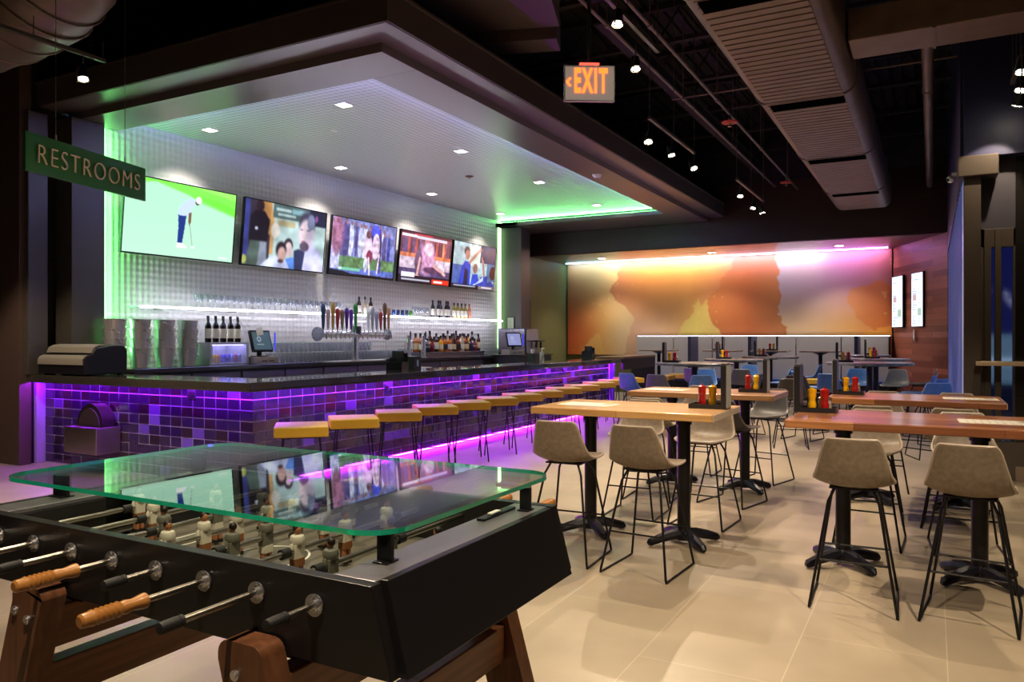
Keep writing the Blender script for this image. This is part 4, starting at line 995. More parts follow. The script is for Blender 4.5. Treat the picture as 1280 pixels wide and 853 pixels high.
# rods with handles, caps, bearings and players
M_PSKIN = mat('player_skin', 'a86c48', .45); M_PWHITE = mat('player_white', 'd6cdbc', .4); M_PHAIR = mat('player_hair', '1d1614', .5); M_PBROWN = mat('player_shorts', '8a5730', .45); M_PGREY = mat('player_grey', '6f6c60', .4)
def player(y, flip, dark, parent, x):
    b = MB(); s_ = -1 if flip else 1
    b.xf(Matrix.Translation((x, y, .99)))
    b.mat(0).lathe([(.008, .012), (.018, .016), (.021, .028), (.017, .038), (.009, .041)], n=12)               # shoulders
    b.mat(0).box(-.012, .012, -.017, .017, -.022, .016)                                                        # shirt
    b.mat(0).sphere((0, .020, .004), .0065, 8, 6, (1, 1, 2.6)); b.sphere((0, -.020, .004), .0065, 8, 6, (1, 1, 2.6))
    b.mat(1).box(-.0125, .0125, -.016, .016, -.042, -.020)                                                     # shorts
    b.mat(2).sphere((s_*.001, 0, .052), .0105, 10, 8, (1, .9, 1.2))                                            # head
    b.mat(3).sphere((-s_*.002, 0, .0565), .011, 10, 8, (1, .95, 1.0))                                          # hair
    b.mat(2).box(-.009, .009, -.014, -.003, -.074, -.04); b.box(-.009, .009, .003, .014, -.074, -.04)          # legs
    b.mat(3).box(-.013, .013, -.015, -.002, -.084, -.073); b.box(-.013, .013, .002, .015, -.084, -.073)        # boots
    return b.build('player', [M_PGREY if dark else M_PWHITE, M_PBROWN if not dark else M_PWHITE, M_PSKIN, M_PHAIR], parent, bevel=.002)
pat = 'HHcHcHcc'; cnt = [1, 2, 3, 5, 5, 3, 2, 1]; shift = [.0, .05, .03, -.04, .03, .05, -.08, .02]
ends = [.99, .97, 1.04, .985, 1.085, .925, .975, 1.085]    # near ends, world y
for i in range(8):
    x = -.591+i*.169; near = pat[i] == 'H'; y0 = ends[i]-FY; yend = .42+.24-(y0+.66)
    y1 = .60 if not near else .56
    rod = MB().cyl((x, y0+.01, .99), (x, y1, .99), .0078, n=14).build('rod', M_STEEL, fb)
    def handle(ya, s_):
        pr = [(.010, 0), (.0145, .004), (.015, .02)]
        for k in range(6): pr += [(.0172, .027+k*.011), (.0135, .0335+k*.011)]
        pr += [(.015, .098), (.0125, .115), (.0165, .138), (.0165, .146), (.010, .15)]
        MB().lathe(pr, n=20, M=Matrix.Translation((x, ya, .99)) @ Matrix.Rotation(-s_*PI/2, 4, 'X')).build('handle', M_HANDLE, rod)
    def cap(ya, s_):
        MB().lathe([(.006, 0), (.0115, .003), (.0125, .012), (.0125, .04), (.0115, .046), (.0125, .047), (.0122, .055), (.0085, .056)], n=18, M=Matrix.Translation((x, ya, .99)) @ Matrix.Rotation(-s_*PI/2, 4, 'X')).build('rubber_cap', M_RUBBER, rod)
    if near: handle(y0, 1); cap(y1+.03, -1)
    else: cap(y0, 1); handle(y1+.12, -1)
    for sy in (-1, 1):
        yy = sy*.437
        br_ = MB(); br_.cyl((x, yy, .99), (x, yy+sy*.004, .99), .024, n=24).cyl((x, yy+sy*.004, .99), (x, yy+sy*.012, .99), .0135, n=20)
        for k in range(3):
            t = 2*PI*k/3+PI/2; br_.cyl((x+.0185*math.cos(t), yy+sy*.003, .99+.0185*math.sin(t)), (x+.0185*math.cos(t), yy+sy*.007, .99+.0185*math.sin(t)), .0035, n=8)
        br_.build('rod_bearing', M_CHROME, fb)
    k_ = cnt[i]; sp = {1: 0, 2: .24, 3: .19, 5: .118}[k_]
    for k in range(k_):
        player(shift[i]+(k-(k_-1)/2)*sp, not near, not near, rod, x)
    for s_ in (-1, 1):
        yb = shift[i]+s_*((k_-1)/2*sp+.045)
        MB().cyl((x, yb-.014, .99), (x, yb+.014, .99), .0135, n=16).build('bumper', M_RUBBER, rod)
# legs
def leg(xt, xb, y0, y1, nm='leg'):
    b = MB(); w = .066; T = Vector((xt, 0, .905)); B_ = Vector((xb, 0, 0)); d = (T-B_).normalized(); pxd = Vector((1, 0, 0))
    pts = [(xb-w, 0), (xb+w, 0), (xt+w, .88)]
    for k in range(5): a = PI/2*k/4; pts.append((xt+w-.03+.03*math.cos(a), .88+.03*math.sin(a)-.005))
    for k in range(5): a = PI/2+PI/2*k/4; pts.append((xt-w+.03+.03*math.cos(a), .88+.03*math.sin(a)-.005))
    pts.append((xt-w, .86))
    b.prism(pts, -y1, -y0, frame_M((0, 0, 0), (1,0,0), (0,0,1)))
    l = b.build(nm, M_WOODLEG, fb, bevel=.004)
    return l
for (xt, xb) in ((-.335, -.62), (.445, .70)):
    for (y0, y1) in ((-.505, -.44), (.44, .505)):
        l = leg(xt, xb, y0, y1)
        sgn = -1 if y0 < 0 else 1; yo = y0 if sgn < 0 else y1
        for (dz, dx) in ((.835, -.03), (.82, .03), (.62, 0), (.3, 0)):
            xx = xt+(xb-xt)*(1-dz/.9)+dx
            MB().cyl((xx, yo, dz), (xx, yo+sgn*.005, dz), .012, n=16).cyl((xx, yo+sgn*.005, dz), (xx, yo+sgn*.008, dz), .008, n=12).build('leg_bolt', M_CHROME, l)
    for z in (.77, .60):
        xx = xt+(xb-xt)*(1-z/.9)
        MB().box(xx-.03, xx+.03, -.438, .438, z-.055, z+.055).build('cross_beam', M_WOODBEAM, fb, smooth=False, bevel=.004)
    MB().box(xt-.035, xt+.035, -.38, .38, .832, .864).build('top_rail', M_BLACK, fb, smooth=False)

# ------------------------------------------------------------------ hanging and ceiling things
# restrooms sign
s_o = Vector((-5.97, 3.33, 2.81)); th = math.radians(16.6)
sg = thing('restroom_sign', 'long dark green hanging sign with raised letters RESTROOMS', 'sign', s_o)
rt = Vector((-math.sin(th), math.cos(th), 0)); F = frame_M((0,0,0), rt, (0,0,1))
MB().xf(F).box(0, 1.34, 0, .30, -.022, 0).build('sign_board', mat('sign_green_enamel', '3f8a48', .25, .3, coat=.4), sg, smooth=False, bevel=.002)
text_mesh('raised_lettering', 'RESTROOMS', .215, M_LETTER, sg, F @ Matrix.Translation((.67, .142, .012)), .005, -.004, .86, 1.16)
for u in (.30, 1.08):
    MB().cyl(tuple(F @ Vector((u, .30, -.01))), tuple(F @ Vector((u, 3.45, -.01))), .003, n=6).cyl(tuple(F @ Vector((u, .29, -.01))), tuple(F @ Vector((u, .34, -.01))), .008, n=8).build('hanging_wire', M_STEEL, sg)
# exit sign
ex = thing('exit_sign', 'lit red EXIT sign with an arrow hanging before the bar soffit', 'sign', (-1.835, 4.35, 3.0))
ca = math.radians(28.6+3); rt = Vector((math.cos(ca), math.sin(ca), 0)); F = frame_M((0,0,0), rt, (0,0,1))
MB().xf(F).box(-.148, .148, 0, .205, -.02, .0).build('sign_plate', mat('exit_plate_glow', 'd8ccc4', .4, emit='c8b4aa', es=.22), ex, smooth=False, bevel=.002)  # faint self-glow added so the unlit plate looks bright
MB().xf(F).box(-.155, .155, -.006, 0, -.024, .004).box(-.155, .155, .205, .211, -.024, .004).box(-.155, -.148, 0, .205, -.024, .004).box(.148, .155, 0, .205, -.024, .004).build('clear_frame', M_STEEL, ex, smooth=False)
M_EXIT = emis('exit_orange', 'ff5a1e', 3.0)
text_mesh('lit_letters', 'EXIT', .205, M_EXIT, ex, F @ Matrix.Translation((.008, .112, .003)), .001, .006, .41, 1.25)
MB().xf(F @ Matrix.Translation((0,0,.001))).bar((-.138, .11, .002), (-.115, .135, .002), .012, .002, (0,0,1)).bar((-.138, .11, .002), (-.115, .085, .002), .012, .002, (0,0,1)).build('lit_arrow', M_EXIT, ex, smooth=False)
MB().xf(F).box(-.06, .06, .216, .226, -.02, .01).build('canopy_glow', emis('exit_canopy', 'ff5040', 1.6), ex, smooth=False)
MB().xf(F).cyl((0, .226, -.01), (0, 2.85, -.01), .012, n=10).build('stem', M_BLACK, ex)
# track lights
M_TRACK = mat('track_grey', '6a6560', .35, .6); M_LENS = emis('spot_lens', 'fff0cf', 60)
def head(x, y, z, label, tgt, grp, watt=300, size=84):
    t = thing('track_spotlight', label, 'spotlight', (x, y, z), 0, grp)
    d = (Vector(tgt)-Vector((x, y, z))).normalized()
    a = Vector((0, 0, 0))
    MB().cyl(-d*.13, -d*.012, .042, .05, n=20).build('lamp_can', M_BLACKMET, t)
    MB().cyl(-d*.02, -d*.006, .040, n=20).build('lens', M_LENS, t)
    r_ = MB(); u = d.orthogonal().normalized()
    v = d.cross(u); r_.tube([u*.05*math.cos(k*PI/10)+v*.05*math.sin(k*PI/10) for k in range(20)], .004, n=6, closed=True).build('rim', M_TRACK, t)
    MB().tube([(0, -.055, -.04), (0, -.06, .06), (0, 0, .16), (0, 0, .24)], .007, n=6).build('yoke', M_TRACK, t)
    o = spot('track_lamp', Vector((x, y, z))+d*.01, tgt, watt, size, .35, 'ffe6c4', .022)
    return t
def track(x, y0, y1, z, label, rods=(0, .5, 1), top=6.3):
    t = thing('light_track', label, 'light track', (x, y0, z), 0, 'light tracks')
    L = y1-y0
    MB().box(-.02, .02, 0, L, 0, .035).build('track_rail', M_TRACK, t, smooth=False, bevel=.003)
    b = MB()
    for k in rods: b.cyl((0, .02+(L-.04)*k, .03), (0, .02+(L-.04)*k, top-z), .005, n=6)
    b.build('suspension_rod', M_TRACK, t)
    return t
G1 = 'spotlights on the track above the aisle'
tr = [(-2.34, 6.15, 4.2, 'bright spotlight hanging highest above the aisle near the EXIT sign', (-2.2, 5.3, 0)), (-2.57, 7.26, 4.2, 'bright spotlight second along the aisle just past the EXIT sign', (-2.0, 6.4, 0)),
      (-2.99, 8.9, 3.9, 'first of three spotlights on the middle aisle track', (-2.4, 7.5, 0)), (-2.95, 9.71, 3.9, 'middle one of three spotlights on the middle aisle track', (-2.2, 9.5, 0)), (-2.9, 10.6, 3.9, 'last of three spotlights on the middle aisle track', (-1.2, 9.4, 0)),
      (-2.80, 13.05, 3.9, 'dim spotlight on the far aisle track', (-2.5, 12, 0)), (-2.86, 14.37, 3.9, 'second spotlight on the far aisle track', (-3.4, 13.6, 0)), (-2.81, 15.0, 3.9, 'third spotlight on the far aisle track by the mural bulkhead', (-2, 15.6, 0))]
for x, y, z, lb, tg in tr: head(x, y, z, lb, tg, G1)
track(-2.45, 5.8, 7.6, 4.45, 'suspended light track starting by the EXIT sign'); track(-2.95, 8.8, 10.8, 4.15, 'suspended light track in the middle of the aisle'); track(-2.83, 12.9, 15.2, 4.15, 'suspended light track close to the mural bulkhead')
for x, y, lb, tg in [(.69, 8.4, 'uppermost of three spotlights hanging by the window wall', (.2, 7.4, 0)), (.73, 9.0, 'middle one of three spotlights hanging by the window wall', (-.2, 8.4, 0)), (.75, 9.55, 'lowest of three spotlights hanging by the window wall', (-.6, 11.5, 0))]:
    head(x, y-.25, 3.9, lb, tg, 'spotlights by the window wall', 75, 60)
track(.72, 8.55, 9.4, 4.15, 'suspended light track by the window wall')
head(-6.78, 4.29, 3.9, 'spotlight hanging under the round duct beside the bar soffit', (-6.0, 4.2, 0), 'spotlights by the bar soffit')
track(-6.78, 3.2, 4.5, 4.12, 'short light track under the round duct', top=4.32)
# unseen heads added for the near floor and foosball; the first follows chair shadows
GB = 'unseen spotlights over the floor by the camera'
for i, (x, y, tg, wt) in enumerate([(1.05, 3.6, (.15, 5.4, 0), 430), (-.2, 2.7, (-.6, 3.0, 0), 110), (-3.2, 2.6, (-2.2, 1.9, 0), 160), (-1.0, .4, (-1.5, 1.6, .9), 300), (-4.0, 3.6, (-3.6, 3.9, 0), 150), (-8.1, 3.4, (-8.3, 4.4, .3), 300)]):
    head(x, y, 3.92, 'unseen spotlight over the open floor by the foosball table, %s from the windows' % ORD[i], tg, GB, wt, 90)
# ducts
def ribbed(name, label, x0, x1, y0, y1, z0, z1, axis=1, step=.34, r=.16):
    t = thing(name, label, 'duct', ((x0+x1)/2, y0, z0))
    w = x1-x0; h = z1-z0
    pts = rounded(-w/2, w/2, 0, h, r, 5); M = Matrix(((1,0,0,0), (0,0,1,0), (0,1,0,0), (0,0,0,1)))
    MB().prism(pts, 0, y1-y0, M).build('duct_shell', M_DUCT, t, angle=50)
    b = MB(); y = .1
    while y < y1-y0-1.7:
        b.box(-w/2+.13, w/2-.13, y, y+.10, -.010, 0); y += .13
    b.build('underside_ribs', M_DUCT, t, smooth=False)
    y = 1.3
    while y < y1-y0-.3:
        j = MB(); p2 = rounded(-w/2-.012, w/2+.012, -.012, h+.012, r, 5); j.prism(p2, y, y+.03, M); j.build('joint_band', M_DUCT, t, angle=50)
        MB().box(-w/2+.16, w/2-.13, y+.06, y+.27, -.026, .0).build('register_slot', mat('slot_black', '060606', .95, spec=0), t, smooth=False)
        y += 3.08
    return t
ribbed('air_duct', 'large flat ribbed air duct running from above us to the mural bulkhead', -1.78, -.72, -1.5, 17.3, 4.2, 4.85)
t = thing('branch_duct', 'smaller rectangular duct branching off the ribbed duct to the windows', 'duct', (-.75, 7.9, 4.35))
MB().box(.05, 6.5, 0, .55, 0, .30).build('duct_shell', M_DUCT, t, smooth=False, bevel=.01)
xx = .75
while xx < 6.3: MB().box(xx, xx+.03, -.012, .56, -.012, .31).build('joint_band', M_DUCT, t, smooth=False); xx += .75
t = thing('round_duct', 'big round dark spiral duct bending upward over the restroom sign', 'duct', (-8.6, 4.3, 4.85))
pth = [(-2.6, 0, 0), (-1.5, 0, 0), (-.4, 0, 0), (.6, 0, 0), (1.05, 0, .05), (1.4, 0, .2), (1.6, -.03, .45), (1.7, -.05, .8)]
MB().tube(pth, .55, n=32).build('duct_shell', M_DUCT, t)
for k in range(1, 12):
    f = k/12*(len(pth)-1); i = int(f); p = Vector(pth[i]).lerp(Vector(pth[min(i+1, len(pth)-1)]), f-i); d = (Vector(pth[min(i+1, len(pth)-1)])-Vector(pth[i])).normalized()
    u = d.orthogonal().normalized(); v = d.cross(u)
    MB().tube([p+u*.555*math.cos(a)+v*.555*math.sin(a) for a in np.linspace(0, 2*PI, 33)[:-1]], .012, n=6, closed=True).build('spiral_seam', M_DUCT, t)
t = thing('rectangular_duct', 'flat grey brown duct panel above the corner of the bar soffit', 'duct', (-4.61, 7.93, 5.2), math.radians(18.4))
MB().box(-.82, .82, -3.0, 0, 0, .35).build('duct_shell', mat('duct_grey', '5c5052', .5, .2), t, smooth=False, bevel=.004)
MB().box(-.80, .78, .05, .45, -.12, .25).build('lower_flange', MATS['duct_grey'], t, smooth=False, bevel=.004)
t = thing('steel_pipe', 'thick round pipe running under the roof towards the timber bulkhead', 'pipe', (-.05, 5.2, 4.75))
MB().cyl((0,0,0), (0, 13.1, 0), .063, n=20).build('pipe_run', M_DUCT, t)
MB().cyl((0, .3, 0), (0, .36, 0), .072, n=20).cyl((0, 6, 0), (0, 6.06, 0), .072, n=20).build('pipe_coupling', M_DUCT, t)
for i, (x, zz, lb) in enumerate([(-3.1, 4.95, 'thin sprinkler pipe closest to the bar soffit'), (-2.62, 4.85, 'thin sprinkler pipe closest to the ribbed duct')]):
    t = thing('sprinkler_pipe', lb, 'pipe', (x, 5.4, zz), 0, 'sprinkler pipes')
    MB().cyl((0,0,0), (0, 12.6, 0), .022, n=10).build('pipe_run', M_DUCT, t)
    for yy in (2.4, 5.3, 8.4, 11.2): MB().cyl((0, yy, 0), (0, yy+.08, 0), .032, n=10).tube([(0, yy+.04, 0), (0, yy+.04, 1.2)], .008).build('hanger', M_DUCT, t)
for (x, y, z, lb) in ((-2.62, 11.5, 4.728, 'red sprinkler cup on the thin pipes in mid aisle'), (-2.62, 16.5, 4.728, 'red sprinkler cup by the timber bulkhead')):
    t = thing('fire_sprinkler', lb, 'sprinkler', (x, y, z), 0, 'red sprinkler cups')
    MB().lathe([(.03, -.02), (.11, -.01), (.12, 0.01), (.03, .03)], n=20).build('red_cup', mat('sprinkler_red', 'b03024', .4), t)
    MB().cyl((0,0,-.06), (0,0,-.01), .015, n=10).cyl((0,0,-.065), (0,0,-.06), .03, n=12).cyl((0,0,.02),(0,0,.1),.02,n=10).build('deflector', M_STEEL, t)
t = thing('roof_beam', 'dark diagonal steel beam running beside the bar soffit', 'beam', (-3.55, 8.7, 5.35))
MB().box(-.06, .06, 0, 9.6, 0, .012).box(-.006, .006, 0, 9.6, .012, .25).box(-.06, .06, 0, 9.6, .25, .262).build('flange', M_CEIL, t, smooth=False)
t = thing('security_camera', 'small white camera on the navy wall above the partition', 'camera', (.22, 10.6, 3.45))
MB().box(-.02, .05, -.03, .03, .03, .07).sphere((-.03, 0, 0), .045).build('camera_body', M_WHITE, t)
MB().sphere((-.055, -.02, -.01), .022).build('lens', M_BLACK, t)
for i, (y, x1) in enumerate(((7.0, 3), (11.2, 3.0))):
    t = thing('conduit', 'thin conduit crossing under the roof, %s from us' % ORD[i], 'pipe', (-3.4, y, 5.1), 0, 'conduits')
    MB().cyl((0,0,0), (x1+1.4, 0, 0), .014, n=8).build('conduit_run', M_DUCT, t)
# ------------------------------------------------------------------ things on the bars
# counter-top warmer with two steel bands
BK = 1.156; M_BAND = mat('satin_band', 'b8b0a4', .4, .6)
t = thing('plate_warmer', 'black counter appliance with two rounded steel bands at the column end of the bar', 'appliance', (-9.05, 5.72, CT), 0)
prof = [(-.27, .02), (-.27, .20), (-.23, .24), (-.17, .26), (-.12, .33), (.10, .36), (.22, .36), (.27, .3), (.27, .02)]
def side(w0, w1, pr=prof): return MB().prism(pr, w0, w1, Matrix(((0,0,1,0), (1,0,0,0), (0,1,0,0), (0,0,0,1))))
side(-.46, .46).build('body_shell', M_BLACK, t, smooth=False, bevel=.01)
MB().prism([(-.285, .13), (-.285, .19), (-.262, .225), (-.22, .245), (-.21, .235), (-.25, .2), (-.27, .13)], -.44, .44, Matrix(((0,0,1,0), (1,0,0,0), (0,1,0,0), (0,0,0,1)))).build('lower_band', M_BAND, t)
MB().prism([(-.18, .27), (-.15, .335), (-.09, .365), (.0, .372), (.0, .36), (-.09, .35), (-.135, .325), (-.165, .27)], -.44, .44, Matrix(((0,0,1,0), (1,0,0,0), (0,1,0,0), (0,0,0,1)))).build('upper_band', M_BAND, t)
for x in (-.4, .4): MB().cyl((x, -.2, 0), (x, -.2, .03), .02).cyl((x, .2, 0), (x, .2, .03), .02).build('foot', M_RUBBER, t)
# pails
M_PAIL = mat('galvanised_steel', 'dcd8e0', .28, .72)
p0 = None; LV = ['lowest', 'second lowest', 'second highest', 'topmost']
for j, (x, y) in enumerate(((-9.2, 6.24), (-9.2, 6.60), (-9.2, 6.97), (-9.2, 7.34))):
    for k in range(4):
        lb = '%s metal bucket in the %s bucket stack counting from the column' % (LV[k], ORD[j]); z = BK+k*.125
        if p0 is None:
            p0 = thing('metal_bucket', lb, 'bucket', (x, y, z), 0, 'metal buckets stacked on the back bar')
            MB().lathe([(.085, 0), (.095, .004), (.135, .255), (.142, .26), (.142, .27), (.132, .27), (.128, .255), (.088, .012), (.0, .012)], n=22).build('pail_body', M_PAIL, p0, smooth=False)
            b = MB(); b.tube([(.14*math.cos(a), .145*math.sin(a), .25-.10*abs(math.cos(a))**.7 if False else .245-.09*math.sin(a)) for a in np.linspace(0, PI, 14)], .004, n=6)
            b.build('bail_handle', M_STEEL, p0); MB().cyl((.13, 0, .245), (.15, 0, .245), .012).cyl((-.13, 0, .245), (-.15, 0, .245), .012).build('handle_ear', M_STEEL, p0)
        else: dup(p0, (x, y, z), random.uniform(-1, 1), lb, 'metal buckets stacked on the back bar')
# little glass-door cooler and wine on it
t = thing('drinks_cooler', 'small lit counter cooler full of coloured cans on the back bar', 'cooler', (-9.28, 7.62, BK))
MB().box(-.25, .2, 0, .72, 0, .03).box(-.25, .2, 0, .72, .30, .335).box(-.25, .2, 0, .05, .03, .30).box(-.25, .2, .67, .72, .03, .30).box(-.25, -.22, .05, .67, .03, .3).build('cabinet_shell', mat('cooler_steel', 'a9a9b2', .3, .6), t, smooth=False, bevel=.004)
MB().box(-.2, .15, .06, .66, .290, .298).build('cooler_lamp', emis('cooler_light', 'b8b0ff', 8), t, smooth=False)
MB().box(.2, .206, .05, .67, .03, .30).build('glass_door', M_GLASS, t, smooth=False)
cols = ['d8c420', 'd8c420', 'd8702a', '4a28d8', '4a28d8', '3a30c8', '9a9ae0', 'c04a80', '8a9ae0']
for k, c_ in enumerate(cols):
    o = MB().lathe([(.022, 0), (.026, .008), (.026, .11), (.02, .122)], (-9.17, 7.71+k*.066, BK+.032), n=14).build('drink_can', mat('can_'+c_, c_, .25, .4, emit=c_, es=0.0), None)
    tag(o, '%s can in the lit counter cooler counting from the bucket stacks' % ORD[k], 'can', 'cans in the cooler')
def bottle_mesh(kind):
    P = dict(wine=[(.034, 0), (.037, .006), (.037, .19), (.03, .215), (.016, .24), (.014, .3), (.016, .302), (.016, .312)],
             slim=[(.032, 0), (.035, .006), (.035, .15), (.028, .2), (.015, .25), (.013, .315), (.015, .32)],
             liquor=[(.04, 0), (.043, .006), (.043, .15), (.036, .18), (.016, .2), (.015, .25), (.018, .252), (.018, .275)],
             squat=[(.05, 0), (.053, .01), (.05, .12), (.03, .15), (.018, .165), (.017, .2), (.022, .202), (.022, .225)])[kind]
    return P
BP = {}
def bottle(kind, mname, col, loc, label, grp, lab='d8d2c4', cap='15151a', s=1., trans=.0):
    key = (kind, mname, lab, cap)
    if key in BP: 
        o = dup(BP[key], loc, random.uniform(0, .5), label, grp); o.scale = (s, s, s); return o
    P = bottle_mesh(kind); t = thing('bottle', label, 'bottle', loc, 0, grp)
    MB().lathe(P[:-2] if kind in ('liquor', 'squat') else P, n=18).build('glass_body', mat(mname, col, .08, .0, trans=trans, coat=.5), t)
    r = P[2][0]; z1 = P[2][1]
    MB().cyl((0,0,z1*.25), (0,0,z1*.85), r+.0008, n=18, caps=False).build('paper_label', mat('label_'+lab, lab, .6), t)
    MB().lathe([(P[-1][0]+.001, P[-1][1]-.05), (P[-1][0]+.001, P[-1][1]), (.004, P[-1][1]+.004)], n=12).build('cap', mat('cap_'+cap, cap, .4), t)
    BP[key] = t; t.scale = (s, s, s); return t
for k in range(5): bottle('wine', 'dark_wine_glass', '150d10', (-9.13, 7.63+k*.135, BK+.335), '%s dark red wine bottle on the cooler counting from the bucket stacks' % ORD[k], 'red wine on the cooler', s=1.22)
SZ = 1.985
for k in range(5): bottle('wine', 'dark_wine_glass', '150d10', (-9.42+.05*(k % 2), 13.72+k*.15, SZ), '%s dark wine bottle on the lit shelf' % ORD[k], 'dark wine bottles on the lit shelf', s=1.22)
for k in range(4): bottle('wine', 'white_wine_glass', '8a7a2c', (-9.42, 14.56+k*.16, SZ), '%s pale green wine bottle on the lit shelf' % ORD[k], 'white wine bottles on the lit shelf', lab='e4dfcf', s=1.15)
bottle('wine', 'rose_glass', 'c8744c', (-9.42, 15.22, SZ), 'pink rose wine bottle last on the lit shelf', 'wine bottles', lab='d89070', cap='a05038', s=1.15)
for k, (kd, mn, cc, zz) in enumerate([('wine', 'brown_glass', '3a1a0c', 0), ('slim', 'clear_pale', 'b8a890', 0), ('wine', 'brown_glass', '3a1a0c', 0)]):
    bottle(kd, mn, cc, (-9.42, 11.30+k*.17, SZ), '%s bottle in the short group on the lit shelf behind the taps' % ['tall brown', 'pale', 'short brown'][k], None, s=1.1)
for k, c_ in enumerate(['b8b0a8', '8a5048', 'c8c4cc', '3a5a9a', '26305a', '2a3a6a', '3a4a50', '5aa048']):
    o = MB().lathe([(.028, 0), (.033, .008), (.033, .12), (.027, .135)], (-9.42, 11.92+k*.145, SZ), n=16).build('drink_can', mat('can_'+c_, c_, .25, .5)); tag(o, '%s tin on the lit shelf counting from the taps' % ORD[k], 'can', 'tins on the lit shelf')
lq = [('liquor', 'amber_glass', '6a2c0e'), ('wine', 'brown_glass', '3a1a0c'), ('liquor', 'whisky_glass', 'a8581c'), ('slim', 'clear_pale', 'b8a890'), ('squat', 'red_glass', '6a1210'), ('liquor', 'whisky_glass', 'a8581c'), ('liquor', 'amber_glass', '6a2c0e'), ('squat', 'dark_blue_glass', '14183a'), ('liquor', 'gold_glass', 'c88a1c'), ('slim', 'brown_glass', '3a1a0c')]
for k in range(14):
    kd, mn, cc = lq[(k*7) % 10]; bottle(kd, mn, cc, (-9.22, 13.05+k*.172, BK+.106), '%s bottle in the front row of the steel liquor step' % ORD[k], 'liquor bottles in front row', s=1.25, lab=['d8d2c4', 'c8b48c', '22202a'][k % 3])
for k in range(14):
    kd, mn, cc = lq[(k*3+2) % 10]; bottle(kd, mn, cc, (-9.42, 13.1+k*.172, BK+.106), '%s bottle in the rear row of the steel liquor step' % ORD[k], 'liquor bottles in rear row', s=1.42, lab=['c8b48c', 'd8d2c4', '22202a'][k % 3])
# glassware
g0 = thing('pint_glass', 'clear pint glass among the rows on the back bar', 'glass', (-9.42, 9.05, BK), 0, 'pint glasses on the back bar')
MB().lathe([(.028, 0), (.03, .003), (.042, .15), (.040, .15), (.028, .012), (0, .01)], n=14).build('glass_wall', M_GLASS, g0)
cnt_ = 0
for r in range(3):
    for k in range(34):
        if cnt_ == 0: cnt_ = 1; continue
        dup(g0, (-9.42+r*.115, 9.05+k*.105, BK+.002), 0)
for r in range(2):
    for k in range(22): dup(g0, (-9.40+r*.13, 9.1+k*.11, BK+.165), 0, 'clear pint glass in the upper layer of the rows on the back bar', 'pint glasses in the upper layer')
t = thing('glass_rack', 'thin steel wire rack round the glasses by the draft towers', 'rack', (-9.3, 12.1, BK))
b = MB()
for z in (.02, .34): b.tube([(-.2, -.4, z), (.2, -.4, z), (.2, .75, z), (-.2, .75, z)], .005, n=6, closed=True)
for x, y in ((-.2, -.4), (.2, -.4), (.2, .75), (-.2, .75), (.2, .2)): b.cyl((x, y, 0), (x, y, .34), .004, n=6)
b.build('rack_wire', M_STEEL, t)
for r in range(2):
    for k in range(7): dup(g0, (-9.38+r*.15, 11.85+k*.14-.05+.0, BK+.03), 0, 'clear glass inside the wire rack by the draft towers', 'glasses in the wire rack') if k > 4 else None
w0 = thing('wine_glass', 'clear stemmed glass standing on the lit shelf', 'glass', (-9.45, 7.7, SZ), 0, 'stemmed glasses on the lit shelf')
MB().lathe([(.034, 0), (.034, .003), (.006, .008), (.004, .09), (.02, .105), (.04, .15), (.036, .21), (.034, .21), (.037, .15), (.018, .11), (0, .1)], n=14).build('glass_bowl', M_GLASS, w0)
for r in range(2):
    for k in range(26):
        if r or k: dup(w0, (-9.47+r*.11, 7.7+k*.12, SZ), 0)
for k in range(6): dup(w0, (-9.4, 13.0+k*.1, SZ), 0, 'stemmed glass on the lit shelf beside the dark wine bottles', 'stemmed glasses beside the wine')
# beer tap tower: long horizontal column with round end plates
t = thing('beer_tap_tower', 'long chrome beer tap tower with round end plates behind the bar', 'beer tap', (-8.72, 10.36, BK-.0))
MB().cyl((0, -.92, .46), (0, .88, .46), .055, n=24).build('tap_manifold', M_CHROME, t)
for y, rr_ in ((-.93, .115), (.88, .10)):
    d_ = MB().cyl((-.0, y-.012, .46), (-.0, y+.012, .46), rr_, n=32).build('end_plate', mat('end_plate_steel', '80808e', .3, .9), t)
    for k in range(8): a = k*PI/4; MB().cyl((rr_*.8*math.cos(a), y-.02, .46+rr_*.8*math.sin(a)), (rr_*.8*math.cos(a), y-.012, .46+rr_*.8*math.sin(a)), .008, n=8).build('plate_bolt', M_BLACKMET, d_)
MB().cyl((0, .02, .48), (0, .02, .60), .09, n=24).build('centre_dome', M_DARKSTEEL, t)
MB().cyl((0, .0, 0), (0, .0, .42), .06, n=24).cyl((0, 0, 0), (0, 0, .03), .11, n=24).build('tower_column', M_CHROME, t)
MB().box(.0, .34, -.9, .9, .0, .02).build('drip_tray', M_STEEL, t, smooth=False)
hcol = ['25395a', 'b0989a', 'a5823a', '8f2a2a', '7a6a50', '4b1d82', '5a2a90', '2f7a3c', None, None, 'c8ccd4', '9aa0ae', '8e96a6', '8c2a28', '5a3a22', 'a88060']
hh = [.42, .34, .46, .36, .34, .38, .36, .46, 0, 0, .36, .42, .34, .34, .5, .42]
for k, c_ in enumerate(hcol):
    y = -.86+k*.114
    MB().cyl((.05, y, .46), (.12, y, .45), .012, n=10).cyl((.12, y, .46), (.13, y, .38), .011, n=10).cyl((.06, y, .47), (.06, y, .54), .01, n=8).build('faucet', M_CHROME, t)
    if c_:
        b = MB(); H = hh[k]; b.lathe([(.012, .0), (.024, .05), (.036, H*.5), (.050, H*.8), (.042, H*.93), (.014, H)], n=12, M=Matrix.Translation((.06, y, .53)) @ Matrix.Diagonal((.6, 1.1, 1, 1)))
        b.build('tap_handle', mat('tap_handle_'+c_, c_, .35, coat=.3), t)
